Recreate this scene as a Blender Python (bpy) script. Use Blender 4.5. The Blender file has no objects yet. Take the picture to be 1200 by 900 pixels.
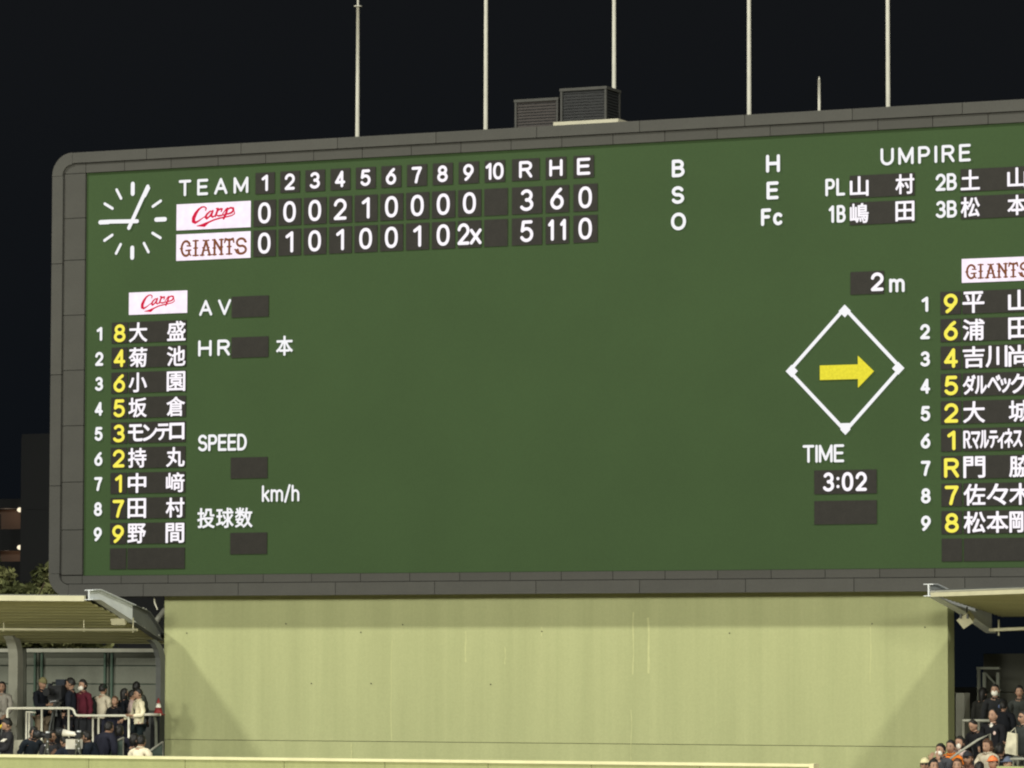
import bpy, math, random
from mathutils import Vector, Matrix
SC = bpy.context.scene
COL = SC.collection
R = math.radians
random.seed(7)

# ------------------------------------------------------------------ camera
F_PX = 4958.34                                   # focal length in pixels of the 1200 px wide photograph
RW = Matrix(((0.90950212, 0.02627265, 0.41486821),
             (0.41569493, -0.06204654, -0.90738523),
             (0.00190173, 0.9977274, -0.06735287)))   # camera axes -> world axes
CAM = Vector((36.218, -79.215, 6.5))
cd = bpy.data.cameras.new('camera'); cd.sensor_fit = 'HORIZONTAL'; cd.sensor_width = 36
cd.lens = F_PX / 1200 * 36; cd.clip_start = 1; cd.clip_end = 3000
cam = bpy.data.objects.new('camera', cd); COL.objects.link(cam)
cam.matrix_world = Matrix.Translation(CAM) @ RW.to_4x4()
SC.camera = cam

def at(px, py, Y=0.0):
    """point of the plane at depth Y that the photograph shows at (px, py)"""
    r = RW @ Vector((px - 600, 450 - py, -F_PX))
    return CAM + r * ((Y - CAM.y) / r.y)

# ------------------------------------------------------------------ night sky
w = bpy.data.worlds.new('World'); SC.world = w; w.use_nodes = True
nt = w.node_tree; nt.nodes.clear()
wo = nt.nodes.new('ShaderNodeOutputWorld'); bg = nt.nodes.new('ShaderNodeBackground')
tc = nt.nodes.new('ShaderNodeTexCoord'); sx = nt.nodes.new('ShaderNodeSeparateXYZ'); cr = nt.nodes.new('ShaderNodeValToRGB')
nt.links.new(tc.outputs['Generated'], sx.inputs[0]); nt.links.new(sx.outputs['Z'], cr.inputs[0])
cr.color_ramp.elements[0].position = 0.0; cr.color_ramp.elements[0].color = (0.0032, 0.0046, 0.0068, 1)
cr.color_ramp.elements[1].position = 0.16; cr.color_ramp.elements[1].color = (0.0066, 0.0074, 0.0086, 1)
nt.links.new(cr.outputs[0], bg.inputs[0]); bg.inputs[1].default_value = 1.0
nt.links.new(bg.outputs[0], wo.inputs[0])
SC.view_settings.view_transform = 'Standard'; SC.view_settings.look = 'None'
SC.cycles.pixel_filter_type = 'BLACKMAN_HARRIS'; SC.cycles.filter_width = 2.1
SC.view_settings.exposure = 0; SC.view_settings.gamma = 1

# ------------------------------------------------------------------ stadium floodlight towers (outside the frame)
def flood(name, loc, target, power, radius, col=(1.0, 0.985, 0.88), cone=75):
    l = bpy.data.lights.new(name, 'SPOT'); l.energy = power; l.shadow_soft_size = radius; l.color = col
    l.spot_size = R(cone); l.spot_blend = 0.5
    o = bpy.data.objects.new(name, l); COL.objects.link(o); o.location = loc
    o.rotation_euler = (Vector(target) - Vector(loc)).to_track_quat('-Z', 'Y').to_euler()
    return o
flood('floodlight_outfield', (-39, -32, 52), (2, -6, 6), 108000, 2.0)
flood('floodlight_outfield', (41, -32, 52), (0, -6, 6), 88000, 2.2)
flood('floodlight_infield', (-24, -130, 32), (0, -8, 8), 168000, 6, cone=50)
flood('floodlight_infield', (2, -136, 32), (0, -8, 8), 150000, 6, cone=50)
flood('floodlight_infield', (50, -126, 32), (0, -8, 8), 150000, 6, cone=50)
flood('floodlight_infield', (80, -104, 34), (0, -8, 8), 138000, 6, cone=50)

# ------------------------------------------------------------------ materials
def mat(name, col, rough=0.8, var=0.06, scale=3.0, bump=0.0, metal=0.0, stretch=None, fine=0.0, col2=None, mixlo=0.35, mixhi=0.65, spec=0.3, rnd=0.0, runs=0.0):
    m = bpy.data.materials.new(name); m.use_nodes = True
    n = m.node_tree.nodes; L = m.node_tree.links; p = n['Principled BSDF']
    p.inputs['Roughness'].default_value = rough; p.inputs['Metallic'].default_value = metal
    p.inputs['Specular IOR Level'].default_value = spec
    t = n.new('ShaderNodeTexCoord'); mp = n.new('ShaderNodeMapping'); L.new(t.outputs['Object'], mp.inputs[0])
    if stretch: mp.inputs['Scale'].default_value = stretch
    nz = n.new('ShaderNodeTexNoise'); nz.inputs['Scale'].default_value = scale; nz.inputs['Detail'].default_value = 6
    L.new(mp.outputs[0], nz.inputs['Vector'])
    r = n.new('ShaderNodeValToRGB'); r.color_ramp.elements[0].position = mixlo; r.color_ramp.elements[1].position = mixhi
    a = [max(0, c * (1 - var)) for c in col]; b = [c * (1 + var) for c in (col2 or col)]
    r.color_ramp.elements[0].color = (*a, 1); r.color_ramp.elements[1].color = (*b, 1)
    L.new(nz.outputs['Fac'], r.inputs[0])
    out = r.outputs[0]
    if fine:
        n2 = n.new('ShaderNodeTexNoise'); n2.inputs['Scale'].default_value = 28; n2.inputs['Detail'].default_value = 3
        L.new(t.outputs['Object'], n2.inputs['Vector'])
        mx = n.new('ShaderNodeMixRGB'); mx.blend_type = 'MULTIPLY'; mx.inputs[0].default_value = 1
        r2 = n.new('ShaderNodeValToRGB'); r2.color_ramp.elements[0].position = .3; r2.color_ramp.elements[1].position = .7
        r2.color_ramp.elements[0].color = (1 - fine,) * 3 + (1,); r2.color_ramp.elements[1].color = (1, 1, 1, 1)
        L.new(n2.outputs['Fac'], r2.inputs[0]); L.new(out, mx.inputs[1]); L.new(r2.outputs[0], mx.inputs[2]); out = mx.outputs[0]
    if rnd:                                       # panels weather one by one
        oi = n.new('ShaderNodeObjectInfo'); mr = n.new('ShaderNodeMapRange'); mr.inputs['To Min'].default_value = 1 - rnd; mr.inputs['To Max'].default_value = 1 + rnd
        L.new(oi.outputs['Random'], mr.inputs[0]); mx = n.new('ShaderNodeVectorMath'); mx.operation = 'SCALE'
        L.new(out, mx.inputs[0]); L.new(mr.outputs[0], mx.inputs['Scale']); out = mx.outputs[0]
    if runs:                                      # narrow rain runs
        m2 = n.new('ShaderNodeMapping'); m2.inputs['Scale'].default_value = (5.5, 1, .10); L.new(t.outputs['Object'], m2.inputs[0])
        n3 = n.new('ShaderNodeTexNoise'); n3.inputs['Scale'].default_value = 2.2; n3.inputs['Detail'].default_value = 8; n3.inputs['Roughness'].default_value = .7
        L.new(m2.outputs[0], n3.inputs['Vector']); r3 = n.new('ShaderNodeValToRGB'); r3.color_ramp.elements[0].position = .32; r3.color_ramp.elements[1].position = .58
        r3.color_ramp.elements[0].color = (1 - runs, 1 - runs*.8, 1 - runs, 1); r3.color_ramp.elements[1].color = (1, 1, 1, 1); L.new(n3.outputs['Fac'], r3.inputs[0])
        mx = n.new('ShaderNodeMixRGB'); mx.blend_type = 'MULTIPLY'; mx.inputs[0].default_value = 1; L.new(out, mx.inputs[1]); L.new(r3.outputs[0], mx.inputs[2]); out = mx.outputs[0]
    L.new(out, p.inputs['Base Color'])
    if bump:
        bp = n.new('ShaderNodeBump'); bp.inputs['Strength'].default_value = bump; bp.inputs['Distance'].default_value = 0.02
        L.new(nz.outputs['Fac'], bp.inputs['Height']); L.new(bp.outputs[0], p.inputs['Normal'])
    return m

def emis(name, col, s, grain=0.0, gscale=14.0):
    m = bpy.data.materials.new(name); m.use_nodes = True
    n = m.node_tree.nodes; L = m.node_tree.links; n.clear()
    o = n.new('ShaderNodeOutputMaterial'); e = n.new('ShaderNodeEmission'); e.inputs[0].default_value = (*col, 1); e.inputs[1].default_value = s
    L.new(e.outputs[0], o.inputs[0])
    if grain:                                     # the lamps of the matrix are never all equally bright
        t = n.new('ShaderNodeTexCoord'); z = n.new('ShaderNodeTexNoise'); z.inputs['Scale'].default_value = gscale; z.inputs['Detail'].default_value = 3
        mr = n.new('ShaderNodeMapRange'); mr.inputs['From Min'].default_value = .3; mr.inputs['From Max'].default_value = .7
        mr.inputs['To Min'].default_value = s * (1 - grain); mr.inputs['To Max'].default_value = s * (1 + grain)
        L.new(t.outputs['Object'], z.inputs['Vector']); L.new(z.outputs['Fac'], mr.inputs[0]); L.new(mr.outputs[0], e.inputs[1])
    m.cycles.emission_sampling = 'NONE'
    return m

M = {}
M['green'] = mat('board_green', (0.0340, 0.0645, 0.0222), .75, .035, .5, fine=.10, spec=.2)
M['frame'] = mat('board_frame_paint', (0.0600, 0.0595, 0.0530), .7, .06, 1.2, fine=.12, spec=.25, rnd=.05)
M['frame_b'] = mat('board_frame_paint_inner', (0.0555, 0.055, 0.0485), .7, .06, 1.2, fine=.12, spec=.25, rnd=.05)
M['body'] = mat('board_body', (0.03, 0.03, 0.025), .8)
M['cell'] = mat('display_glass', (0.0215, 0.0198, 0.0168), .6, .10, 6, fine=.2, spec=.2)
M['white'] = emis('lamp_white', (1.0, 0.95, 1.0), 1.05)
M['head'] = emis('lamp_white_heading', (0.98, 0.97, 0.99), .98)
M['yellow'] = emis('lamp_yellow', (1.0, 0.89, 0.11), 1.0)
M['arrow'] = emis('lamp_yellow_arrow', (0.86, 0.76, 0.05), .97, .09, 22)
M['panelw'] = emis('lamp_panel_white', (1.0, 0.88, 0.98), 1.06, .08, 5)
M['red'] = emis('logo_red', (0.72, 0.015, 0.06), .95)
M['brown'] = emis('logo_brown', (0.24, 0.085, 0.035), .95)
M['wall'] = mat('wall_paint', (0.376, 0.397, 0.197), .8, .025, 1.0, bump=.05, stretch=(2.2, 1, .16), fine=.08, col2=(0.398, 0.418, 0.210), runs=.05)
M['parapet'] = mat('parapet_paint', (0.350, 0.375, 0.172), .8, .05, 1.4, bump=.05, fine=.08, stretch=(1.5, 1, .4), rnd=.02, runs=.06)
M['cap'] = mat('parapet_cap', (0.72, 0.70, 0.42), .6, .06, 3)
M['hole'] = mat('anchor_dark', (0.05, 0.05, 0.03), .9)
M['pale_streak'] = mat('lime_run', (0.46, 0.475, 0.235), .8, .06, 6)
M['pole'] = mat('pole_paint', (0.43, 0.42, 0.36), .5, .05, 3)
M['unit'] = mat('unit_dark', (0.016, 0.017, 0.017), .6, .1, 6)
M['unit_rim'] = mat('unit_rim', (0.045, 0.045, 0.040), .6, .1, 6)
M['unit_brown'] = mat('unit_brown', (0.034, 0.029, 0.026), .6, .1, 6)
M['slab'] = mat('pale_slab', (0.42, 0.40, 0.30), .7)
M['cream'] = mat('cream_steel', (0.52, 0.50, 0.34), .5, .05, 4)
M['soffit'] = mat('soffit_sheet', (0.45, 0.44, 0.245), .7, .08, 1.0, stretch=(.3, 2, 1), fine=.1)
M['steel'] = mat('grey_steel', (0.62, 0.65, 0.66), .5, .06, 3)
M['steel_d'] = mat('dark_steel_and_shade', (0.09, 0.095, 0.09), .5, .1, 3)  # dark fittings; also the painted shade on rafter end and lowest rear panels
M['column'] = mat('column_concrete', (0.30, 0.30, 0.245), .8, .08, 3, bump=.1)
M['back'] = mat('rear_board', (0.135, 0.142, 0.112), .8, .08, 1.5, fine=.08)
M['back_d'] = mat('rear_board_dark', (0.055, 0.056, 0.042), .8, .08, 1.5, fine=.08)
M['post_green'] = mat('green_post', (0.05, 0.085, 0.06), .6)
M['rail'] = mat('white_rail', (0.72, 0.70, 0.58), .45, .04, 4)
M['concrete'] = mat('terrace_concrete', (0.36, 0.35, 0.27), .85, .1, 2, bump=.2)
M['ground'] = mat('ground_soil', (0.42, 0.37, 0.22), .95, .15, .3, bump=.3)
M['yellow_rail'] = mat('yellow_rail', (0.75, 0.58, 0.05), .5)
M['glass'] = mat('smoked_glass', (0.055, 0.075, 0.06), .3, .05, 2, spec=.5)
M['black'] = mat('black_plastic', (0.018, 0.019, 0.021), .45, .1, 8)
M['white_obj'] = mat('white_plastic', (0.72, 0.69, 0.60), .5)
M['cone'] = mat('cone_red', (0.22, 0.025, 0.025), .6)
M['seat'] = mat('seat_plastic', (0.04, 0.055, 0.06), .5)
M['tower'] = mat('far_tower_wall', (0.025, 0.0265, 0.028), .9, .08, .1)
M['tower_b'] = mat('far_block_wall', (0.10, 0.07, 0.055), .9, .08, .2)
M['leaf'] = mat('leaf', (0.085, 0.095, 0.038), .8, .35, 1.3, spec=.1)
M['leaf_b'] = mat('leaf_light', (0.15, 0.155, 0.065), .8, .35, 1.3, spec=.1)
M['bark'] = mat('bark', (0.07, 0.05, 0.035), .9, .2, 6)
M['skin'] = mat('skin', (0.36, 0.215, 0.145), .6, .05, 8)
M['hair'] = mat('hair_black', (0.012, 0.011, 0.010), .5, .2, 20)
M['hair_br'] = mat('hair_brown', (0.07, 0.035, 0.02), .5, .2, 20)
_cloth = {}
def cloth(c):
    if c not in _cloth:
        _cloth[c] = mat('cloth', c, .9, .14, 9, bump=.15, spec=.1)
    return _cloth[c]

# ------------------------------------------------------------------ object helpers
WORLD = {}                                       # object name -> world position of its origin
def link(o, wl, parent=None):
    COL.objects.link(o)
    wl = Vector(wl)
    if parent is not None:
        o.parent = parent; o.location = wl - WORLD[parent.name]
    else:
        o.location = wl
    WORLD[o.name] = wl
    return o
def empty(name, wl, label, cat, group=None):
    o = bpy.data.objects.new(name, None); o.empty_display_size = .2
    link(o, wl); o['label'] = label; o['category'] = cat
    if group: o['group'] = group
    return o
def obj(name, me, wl, parent=None, label=None, kind=None):
    o = bpy.data.objects.new(name, me); link(o, wl, parent)
    if label: o['label'] = label
    if kind: o['kind'] = kind
    return o
def tag(o, label, cat, group=None):
    o['label'] = label; o['category'] = cat
    if group: o['group'] = group
    return o

class MB:
    """collects shapes in world space, builds ONE mesh object"""
    def __init__(s): s.v = []; s.f = []; s.sm = []
    def add(s, vs, fs, smooth=False):
        b = len(s.v); s.v += [Vector(q) for q in vs]
        s.f += [tuple(i + b for i in f) for f in fs]; s.sm += [smooth] * len(fs); return s
    def box(s, x0, x1, y0, y1, z0, z1):
        return s.add([(x0,y0,z0),(x1,y0,z0),(x1,y1,z0),(x0,y1,z0),(x0,y0,z1),(x1,y0,z1),(x1,y1,z1),(x0,y1,z1)],
                     [(0,3,2,1),(4,5,6,7),(0,1,5,4),(1,2,6,5),(2,3,7,6),(3,0,4,7)])
    def prism_y(s, pts, y0, y1):                 # pts: (x, z), counter-clockwise seen from the front
        n = len(pts)
        s.add([(x, y0, z) for x, z in pts] + [(x, y1, z) for x, z in pts],
              [tuple(range(n)), tuple(range(2 * n - 1, n - 1, -1))] + [((i + 1) % n, i, n + i, n + (i + 1) % n) for i in range(n)])
        return s
    def hexa(s, a, b):                           # two quads, front and rear
        s.add(list(a) + list(b), [(0,1,2,3),(7,6,5,4)] + [((i+1)%4, i, 4+i, 4+(i+1)%4) for i in range(4)]); return s
    def tube(s, pts, r, n=8, cap=True, smooth=True):
        pts = [Vector(p) for p in pts]; rs = r if isinstance(r, (list, tuple)) else [r] * len(pts)
        b = len(s.v); up = None
        for i, p in enumerate(pts):
            d = (pts[min(i + 1, len(pts) - 1)] - pts[max(i - 1, 0)]).normalized()
            if up is None:
                up = Vector((0, 0, 1)) if abs(d.z) < .9 else Vector((0, 1, 0))
            a = d.cross(up).normalized(); c = a.cross(d).normalized(); up = c
            for k in range(n):
                t = 2 * math.pi * k / n; s.v.append(p + (a * math.cos(t) + c * math.sin(t)) * rs[i])
        for i in range(len(pts) - 1):
            for k in range(n):
                s.f.append((b+i*n+k, b+i*n+(k+1)%n, b+(i+1)*n+(k+1)%n, b+(i+1)*n+k)); s.sm.append(smooth)
        if cap:
            s.f.append(tuple(b + k for k in range(n))); s.sm.append(False)
            e = b + (len(pts) - 1) * n; s.f.append(tuple(e + k for k in reversed(range(n)))); s.sm.append(False)
        return s
    def ball(s, c, rx, ry=None, rz=None, nu=12, nv=8, fn=None):
        ry = ry or rx; rz = rz or rx; c = Vector(c); vs = [Vector((0, 0, rz))]
        for j in range(1, nv):
            t = math.pi * j / nv
            for i in range(nu):
                a = 2 * math.pi * i / nu
                vs.append(Vector((rx * math.sin(t) * math.cos(a), ry * math.sin(t) * math.sin(a), rz * math.cos(t))))
        vs.append(Vector((0, 0, -rz)))
        if fn: vs = [fn(q) for q in vs]
        fs = [(0, 1 + i, 1 + (i + 1) % nu) for i in range(nu)]
        for j in range(nv - 2):
            for i in range(nu):
                p = 1 + j * nu
                fs.append((p + i, p + nu + i, p + nu + (i + 1) % nu, p + (i + 1) % nu))
        l = 1 + (nv - 2) * nu; e = len(vs) - 1
        fs += [(l + (i + 1) % nu, l + i, e) for i in range(nu)]
        return s.add([q + c for q in vs], fs, True)
    def build(s, name, m, parent=None, origin=None, label=None, kind=None):
        if origin is None:
            if s.v:
                lo = Vector((min(v.x for v in s.v), min(v.y for v in s.v), min(v.z for v in s.v)))
                hi = Vector((max(v.x for v in s.v), max(v.y for v in s.v), max(v.z for v in s.v)))
                origin = (lo + hi) / 2
            else: origin = Vector()
        origin = Vector(origin)
        me = bpy.data.meshes.new(name); me.from_pydata([v - origin for v in s.v], [], s.f)
        me.polygons.foreach_set('use_smooth', s.sm); me.materials.append(m); me.update()
        return obj(name, me, origin, parent, label, kind)

# ------------------------------------------------------------------ lettering: strokes with round ends
def arc(cx, cy, rx, ry, a0, a1, n=14):
    return [(cx + rx * math.cos(R(a0 + (a1 - a0) * i / n)), cy + ry * math.sin(R(a0 + (a1 - a0) * i / n))) for i in range(n + 1)]
def sup(cx, cy, rx, ry, e=.86, n=26):
    o = []
    for i in range(n + 1):
        t = 2 * math.pi * i / n; c, s_ = math.cos(t), math.sin(t)
        o.append((cx + rx * math.copysign(abs(c) ** e, c), cy + ry * math.copysign(abs(s_) ** e, s_)))
    return o
six = [[(.84, 1.0), (.55, .86), (.25, .62), (.05, .40)], sup(.5, .32, .5, .32, 1)]
G = {
 '0': (.64, [sup(.5, .5, .5, .5)]),
 '1': (.26, [[(0, .80), (1, 1), (1, 0)]]),
 '2': (.62, [arc(.5, .70, .5, .30, 170, -38) + [(.0, 0)], [(0, 0), (1, 0)]]),
 '3': (.62, [arc(.48, .75, .45, .25, 150, -90), arc(.47, .26, .53, .26, 90, -150)]),
 '4': (.66, [[(.74, 0), (.74, 1)], [(.74, 1), (0, .27)], [(0, .27), (1, .27)]]),
 '5': (.62, [[(.92, 1), (.18, 1)], [(.18, 1), (.07, .53)], [(.07, .53)] + arc(.48, .32, .52, .32, 118, -150)]),
 '6': (.62, six),
 '7': (.62, [[(0, 1), (1, 1)], [(1, 1), (.62, .5), (.42, 0)]]),
 '8': (.62, [sup(.5, .76, .42, .24, 1), sup(.5, .26, .5, .26, 1)]),
 '9': (.62, [[(1 - x, 1 - y) for x, y in st] for st in six]),
 'T': (.70, [[(0, 1), (1, 1)], [(.5, 1), (.5, 0)]]),
 'E': (.60, [[(0, 0), (0, 1)], [(0, 1), (1, 1)], [(0, .52), (.9, .52)], [(0, 0), (1, 0)]]),
 'A': (.76, [[(0, 0), (.5, 1)], [(.5, 1), (1, 0)], [(.2, .33), (.8, .33)]]),
 'M': (.86, [[(0, 0), (0, 1)], [(0, 1), (.5, .12)], [(.5, .12), (1, 1)], [(1, 1), (1, 0)]]),
 'R': (.68, [[(0, 0), (0, 1)], [(0, 1), (.55, 1)] + arc(.6, .75, .38, .25, 85, -85) + [(.55, .5), (0, .5)], [(.55, .5), (1, 0)]]),
 'H': (.74, [[(0, 0), (0, 1)], [(1, 0), (1, 1)], [(0, .5), (1, .5)]]),
 'B': (.62, [[(0, 0), (0, 1)], [(0, 1), (.5, 1)] + arc(.5, .76, .42, .24, 85, -85) + [(0, .53)], [(0, .53), (.5, .53)] + arc(.52, .265, .48, .265, 85, -85) + [(0, 0)]]),
 'S': (.66, [arc(.5, .75, .46, .25, 25, 250) + arc(.5, .26, .5, .26, 80, -155)]),
 'O': (.82, [sup(.5, .5, .5, .5, .95)]),
 'F': (.58, [[(0, 0), (0, 1)], [(0, 1), (1, 1)], [(0, .52), (.85, .52)]]),
 'c': (.60, [[(x, y * .68) for x, y in arc(.5, .5, .5, .5, 45, 315)]]),
 'U': (.72, [[(0, 1), (0, .38)] + arc(.5, .38, .5, .38, 180, 360) + [(1, 1)]]),
 'P': (.62, [[(0, 0), (0, 1)], [(0, 1), (.55, 1)] + arc(.58, .73, .42, .27, 85, -85) + [(0, .46)]]),
 'I': (.0, [[(0, 0), (0, 1)]]),
 'D': (.66, [[(0, 0), (0, 1)], [(0, 1), (.4, 1)] + arc(.4, .5, .6, .5, 85, -85) + [(0, 0)]]),
 'L': (.56, [[(0, 1), (0, 0)], [(0, 0), (1, 0)]]),
 'V': (.76, [[(0, 1), (.5, 0)], [(.5, 0), (1, 1)]]),
 'm': (.92, [[(0, 0), (0, .72)], [(0, .5)] + arc(.25, .46, .25, .24, 170, 0) + [(.5, 0)], [(.5, .5)] + arc(.75, .46, .25, .24, 170, 0) + [(1, 0)]]),
 'k': (.50, [[(0, 0), (0, 1)], [(.95, .68), (.05, .3)], [(.32, .42), (1, 0)]]),
 'h': (.50, [[(0, 0), (0, 1)], [(0, .42)] + arc(.5, .42, .5, .27, 170, 0) + [(1, 0)]]),
 '/': (.38, [[(0, -.08), (1, 1.05)]]),
 'x': (.60, [[(0, 0), (1, .68)], [(0, .68), (1, 0)]]),
 ':': (.0, [[(0, .20), (0, .205)], [(0, .70), (0, .705)]]),
}
def ribbons(strokes, r, y=0.0, n=7):
    """strokes: lists of (x, z) or (x, z, r) -> verts/faces, round caps, each stroke 1 mm prouder than the last"""
    V, F = [], []
    k = 0
    out = []
    for st in strokes:                            # split at sharp corners
        cur = [st[0]]
        for i in range(1, len(st)):
            if abs(st[i][0]-cur[-1][0]) + abs(st[i][1]-cur[-1][1]) < 1e-6: continue
            if len(cur) > 1:
                a = Vector((cur[-1][0]-cur[-2][0], cur[-1][1]-cur[-2][1])); b = Vector((st[i][0]-cur[-1][0], st[i][1]-cur[-1][1]))
                if a.length > 0 and b.length > 0 and a.angle(b) > R(48): out.append(cur); cur = [cur[-1]]
            cur.append(st[i])
        out.append(cur)
    for st in out:
        yy = y - .001 * k; k += 1
        P = [Vector((p[0], p[1])) for p in st]; rr = [p[2] if len(p) > 2 else r for p in st]
        L_, R_ = [], []
        for i, p in enumerate(P):
            d = (P[min(i+1, len(P)-1)] - P[max(i-1, 0)]).normalized(); nn = Vector((-d.y, d.x))
            L_.append(p + nn * rr[i]); R_.append(p - nn * rr[i])
        d0 = (P[1] - P[0]).normalized(); d1 = (P[-1] - P[-2]).normalized()
        ring = list(L_)
        a0 = math.atan2(d1.x, -d1.y)              # direction of +normal at the end
        for j in range(1, n):
            a = a0 - math.pi * j / n; ring.append(P[-1] + Vector((math.cos(a), math.sin(a))) * rr[-1])
        nL, nc = len(L_), n - 1
        b = len(V)
        for q in L_ + R_: V.append((q.x, yy, q.y))
        m_ = len(P)
        for i in range(m_ - 1): F.append((b+i, b+m_+i, b+m_+i+1, b+i+1))
        for (c, d, rad, li, ri) in ((P[-1], d1, rr[-1], m_-1, 2*m_-1), (P[0], -d0, rr[0], m_, 0)):
            a0 = math.atan2(d.y, d.x) + math.pi / 2
            ids = [b + li]
            for j in range(1, n):
                a = a0 - math.pi * j / n; V.append((c.x + rad * math.cos(a), yy, c.y + rad * math.sin(a))); ids.append(len(V) - 1)
            ids.append(b + ri); F.append(tuple(ids))
    return V, F
_gm = {}
def glyph_mesh(ch, w_, h_, r, m):
    key = (ch, round(w_, 3), round(h_, 3), round(r, 3), m.name)
    if key not in _gm:
        st = [[(r + x * max(w_ - 2*r, 0) - w_/2, r + z * (h_ - 2*r) - h_/2) for x, z in s] for s in G[ch][1]]
        V, F = ribbons(st, r)
        me = bpy.data.meshes.new('glyph'); me.from_pydata(V, [], F); me.materials.append(m); _gm[key] = me
    return _gm[key]
def text(s, x0, x1, z0, z1, r, m, parent, y=-.03, gap=.35, name='letter', raw=False):
    """fit the string between x0 and x1; gap is the space between letters in letter heights"""
    h_ = z1 - z0
    ws = [G[c][0] * h_ for c in s]; g = gap * h_
    inner = (x1 - x0) - g * (len(s) - 1) - 2 * r * len(s)
    sw = sum(ws); k = inner / sw if sw > 0 else 0
    x = x0
    for c, w0 in zip(s, ws):
        w_ = w0 * k + 2 * r
        nm = 'digit' if c.isdigit() else name
        obj(nm, glyph_mesh(c, w_, h_, r, m), (x + w_/2, y, (z0 + z1)/2), parent)
        x += w_ + g
def glyph(c, cx, cz, w_, h_, r, m, parent, y=-.03):
    if G[c][0] == 0: w_ = 2 * r
    if c == '1': w_ = min(w_, .26 * h_ + 2 * r)
    return obj('digit' if c.isdigit() else 'letter', glyph_mesh(c, w_, h_, r, m), (cx, y, cz), parent)

_km = {}
def kanji(ch, x0, x1, z0, z1, parent, m=None, bold=.0085, y=-.03):
    """the built-in font's outline of one Japanese character, its ink fitted into the given box"""
    m = m or M['white']; key = (ch, bold, round(x1-x0, 3), round(z1-z0, 3))
    if key not in _km:
        c = bpy.data.curves.new('character', 'FONT'); c.body = ch; c.resolution_u = 3
        o = bpy.data.objects.new('character', c); COL.objects.link(o)
        dg = bpy.context.evaluated_depsgraph_get(); e = o.evaluated_get(dg); me0 = e.to_mesh()
        vs = [v.co.copy() for v in me0.vertices]; fs = [tuple(p.vertices) for p in me0.polygons]; e.to_mesh_clear()
        bpy.data.objects.remove(o); bpy.data.curves.remove(c)
        ax, bx = min(v.x for v in vs), max(v.x for v in vs); az, bz = min(v.y for v in vs), max(v.y for v in vs)
        W_, H_ = x1 - x0, z1 - z0
        me = bpy.data.meshes.new('character')
        d = bold; sx_, sz_ = (W_-2*d)/(bx-ax), (H_-2*d)/(bz-az); VV, FF = [], []
        for k in range(9):                        # thicken evenly all round: nine shifted outlines, each 1 mm prouder
            ox, oz = (0, 0) if k == 8 else (d*math.cos(R(45*k)), d*math.sin(R(45*k))); b0 = len(VV)
            VV += [((v.x-ax)*sx_ - W_/2 + d + ox, -.001*k, (v.y-az)*sz_ - H_/2 + d + oz) for v in vs]; FF += [tuple(i+b0 for i in f) for f in fs]
        me.from_pydata(VV, [], FF)
        me.materials.append(m); _km[key] = me
    return obj('character', _km[key], ((x0+x1)/2, y, (z0+z1)/2), parent)

# ------------------------------------------------------------------ ground
g = MB(); g.add([(-900, -400, 0), (900, -400, 0), (900, 1500, 0), (-900, 1500, 0)], [(0, 1, 2, 3)])
g.build('ground', M['ground'], kind='structure')

# ------------------------------------------------------------------ scoreboard
XL, XR, ZB, ZT = -10.152, 11.62, 8.506, 17.23     # green face
OL, OR_, OB, OT = -10.97, 12.44, 8.045, 17.69     # outer edge of the frame
IL, IR, IB, IT = -10.69, 12.16, 8.325, 17.45      # line between outer and inner ring
board = empty('scoreboard', (0.7, 1.0, 8.05), 'huge dark green electric scoreboard in a grey panelled frame, above the pale wall', 'scoreboard')
def rrect(x0, x1, z0, z1, r, n=6):
    o = []
    for cx, cz, a in ((x0+r, z0+r, 180), (x1-r, z0+r, 270), (x1-r, z1-r, 0), (x0+r, z1-r, 90)):
        for i in range(n + 1): o.append((cx + r*math.cos(R(a+90*i/n)), cz + r*math.sin(R(a+90*i/n))))
    return o
MB().prism_y(rrect(OL+.02, OR_-.02, OB+.02, OT-.02, .48), .03, 1.7).build('casing', M['body'], board)
MB().box(XL, XR, 0, .02, ZB, ZT).build('face_panel', M['green'], board)
GAP = .0065
def fp(x0, x1, z0, z1, y=-.10, m='frame'):
    MB().box(x0+GAP, x1-GAP, y, .028, z0+GAP, z1-GAP).build('frame_panel', M[m], board)
def corner(cx, cz, ro, ri, a0, y, ext, m='frame'):
    """rounded corner piece, ring between radii ri and ro"""
    n = 7; o = [(cx+ro*math.cos(R(a0+90*i/n)), cz+ro*math.sin(R(a0+90*i/n))) for i in range(n+1)]
    i_ = [(cx+ri*math.cos(R(a0+90*i/n)), cz+ri*math.sin(R(a0+90*i/n))) for i in range(n, -1, -1)]
    b = MB()
    for k in range(n):
        b.prism_y([o[k], o[k+1], i_[n-k-1], i_[n-k]], y, .028)
    b.build('corner_panel', M[m], board)
rc = .50
xs = [OL+rc] + [-8.62+2.303*k for k in range(9)] + [OR_-rc]
for a, b in zip(xs, xs[1:]):
    if b - a > .1:
        fp(a, b, IT, OT); fp(a, b, OB, IB)
zs = [OB+rc, 10.45, 12.86, 15.275, OT-rc]
for a, b in zip(zs, zs[1:]):
    fp(OL, IL, a, b); fp(IR, OR_, a, b)
for cx, cz, a0 in ((OL+rc, OT-rc, 90), (OR_-rc, OT-rc, 0), (OL+rc, OB+rc, 180), (OR_-rc, OB+rc, 270)):
    corner(cx, cz, rc, rc-.26, a0, -.10, .2)
xs = [-10.152] + [-9.188+1.1475*k for k in range(18)] + [XR]
for a, b in zip(xs, xs[1:]):
    if b - a > .1:
        fp(a, b, ZT, IT, -.055, 'frame_b'); fp(a, b, IB, ZB, -.055, 'frame_b')
zs = [8.517, 9.493, 10.526, 11.746, 12.949, 14.146, 15.344, 16.257, 17.23]
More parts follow.
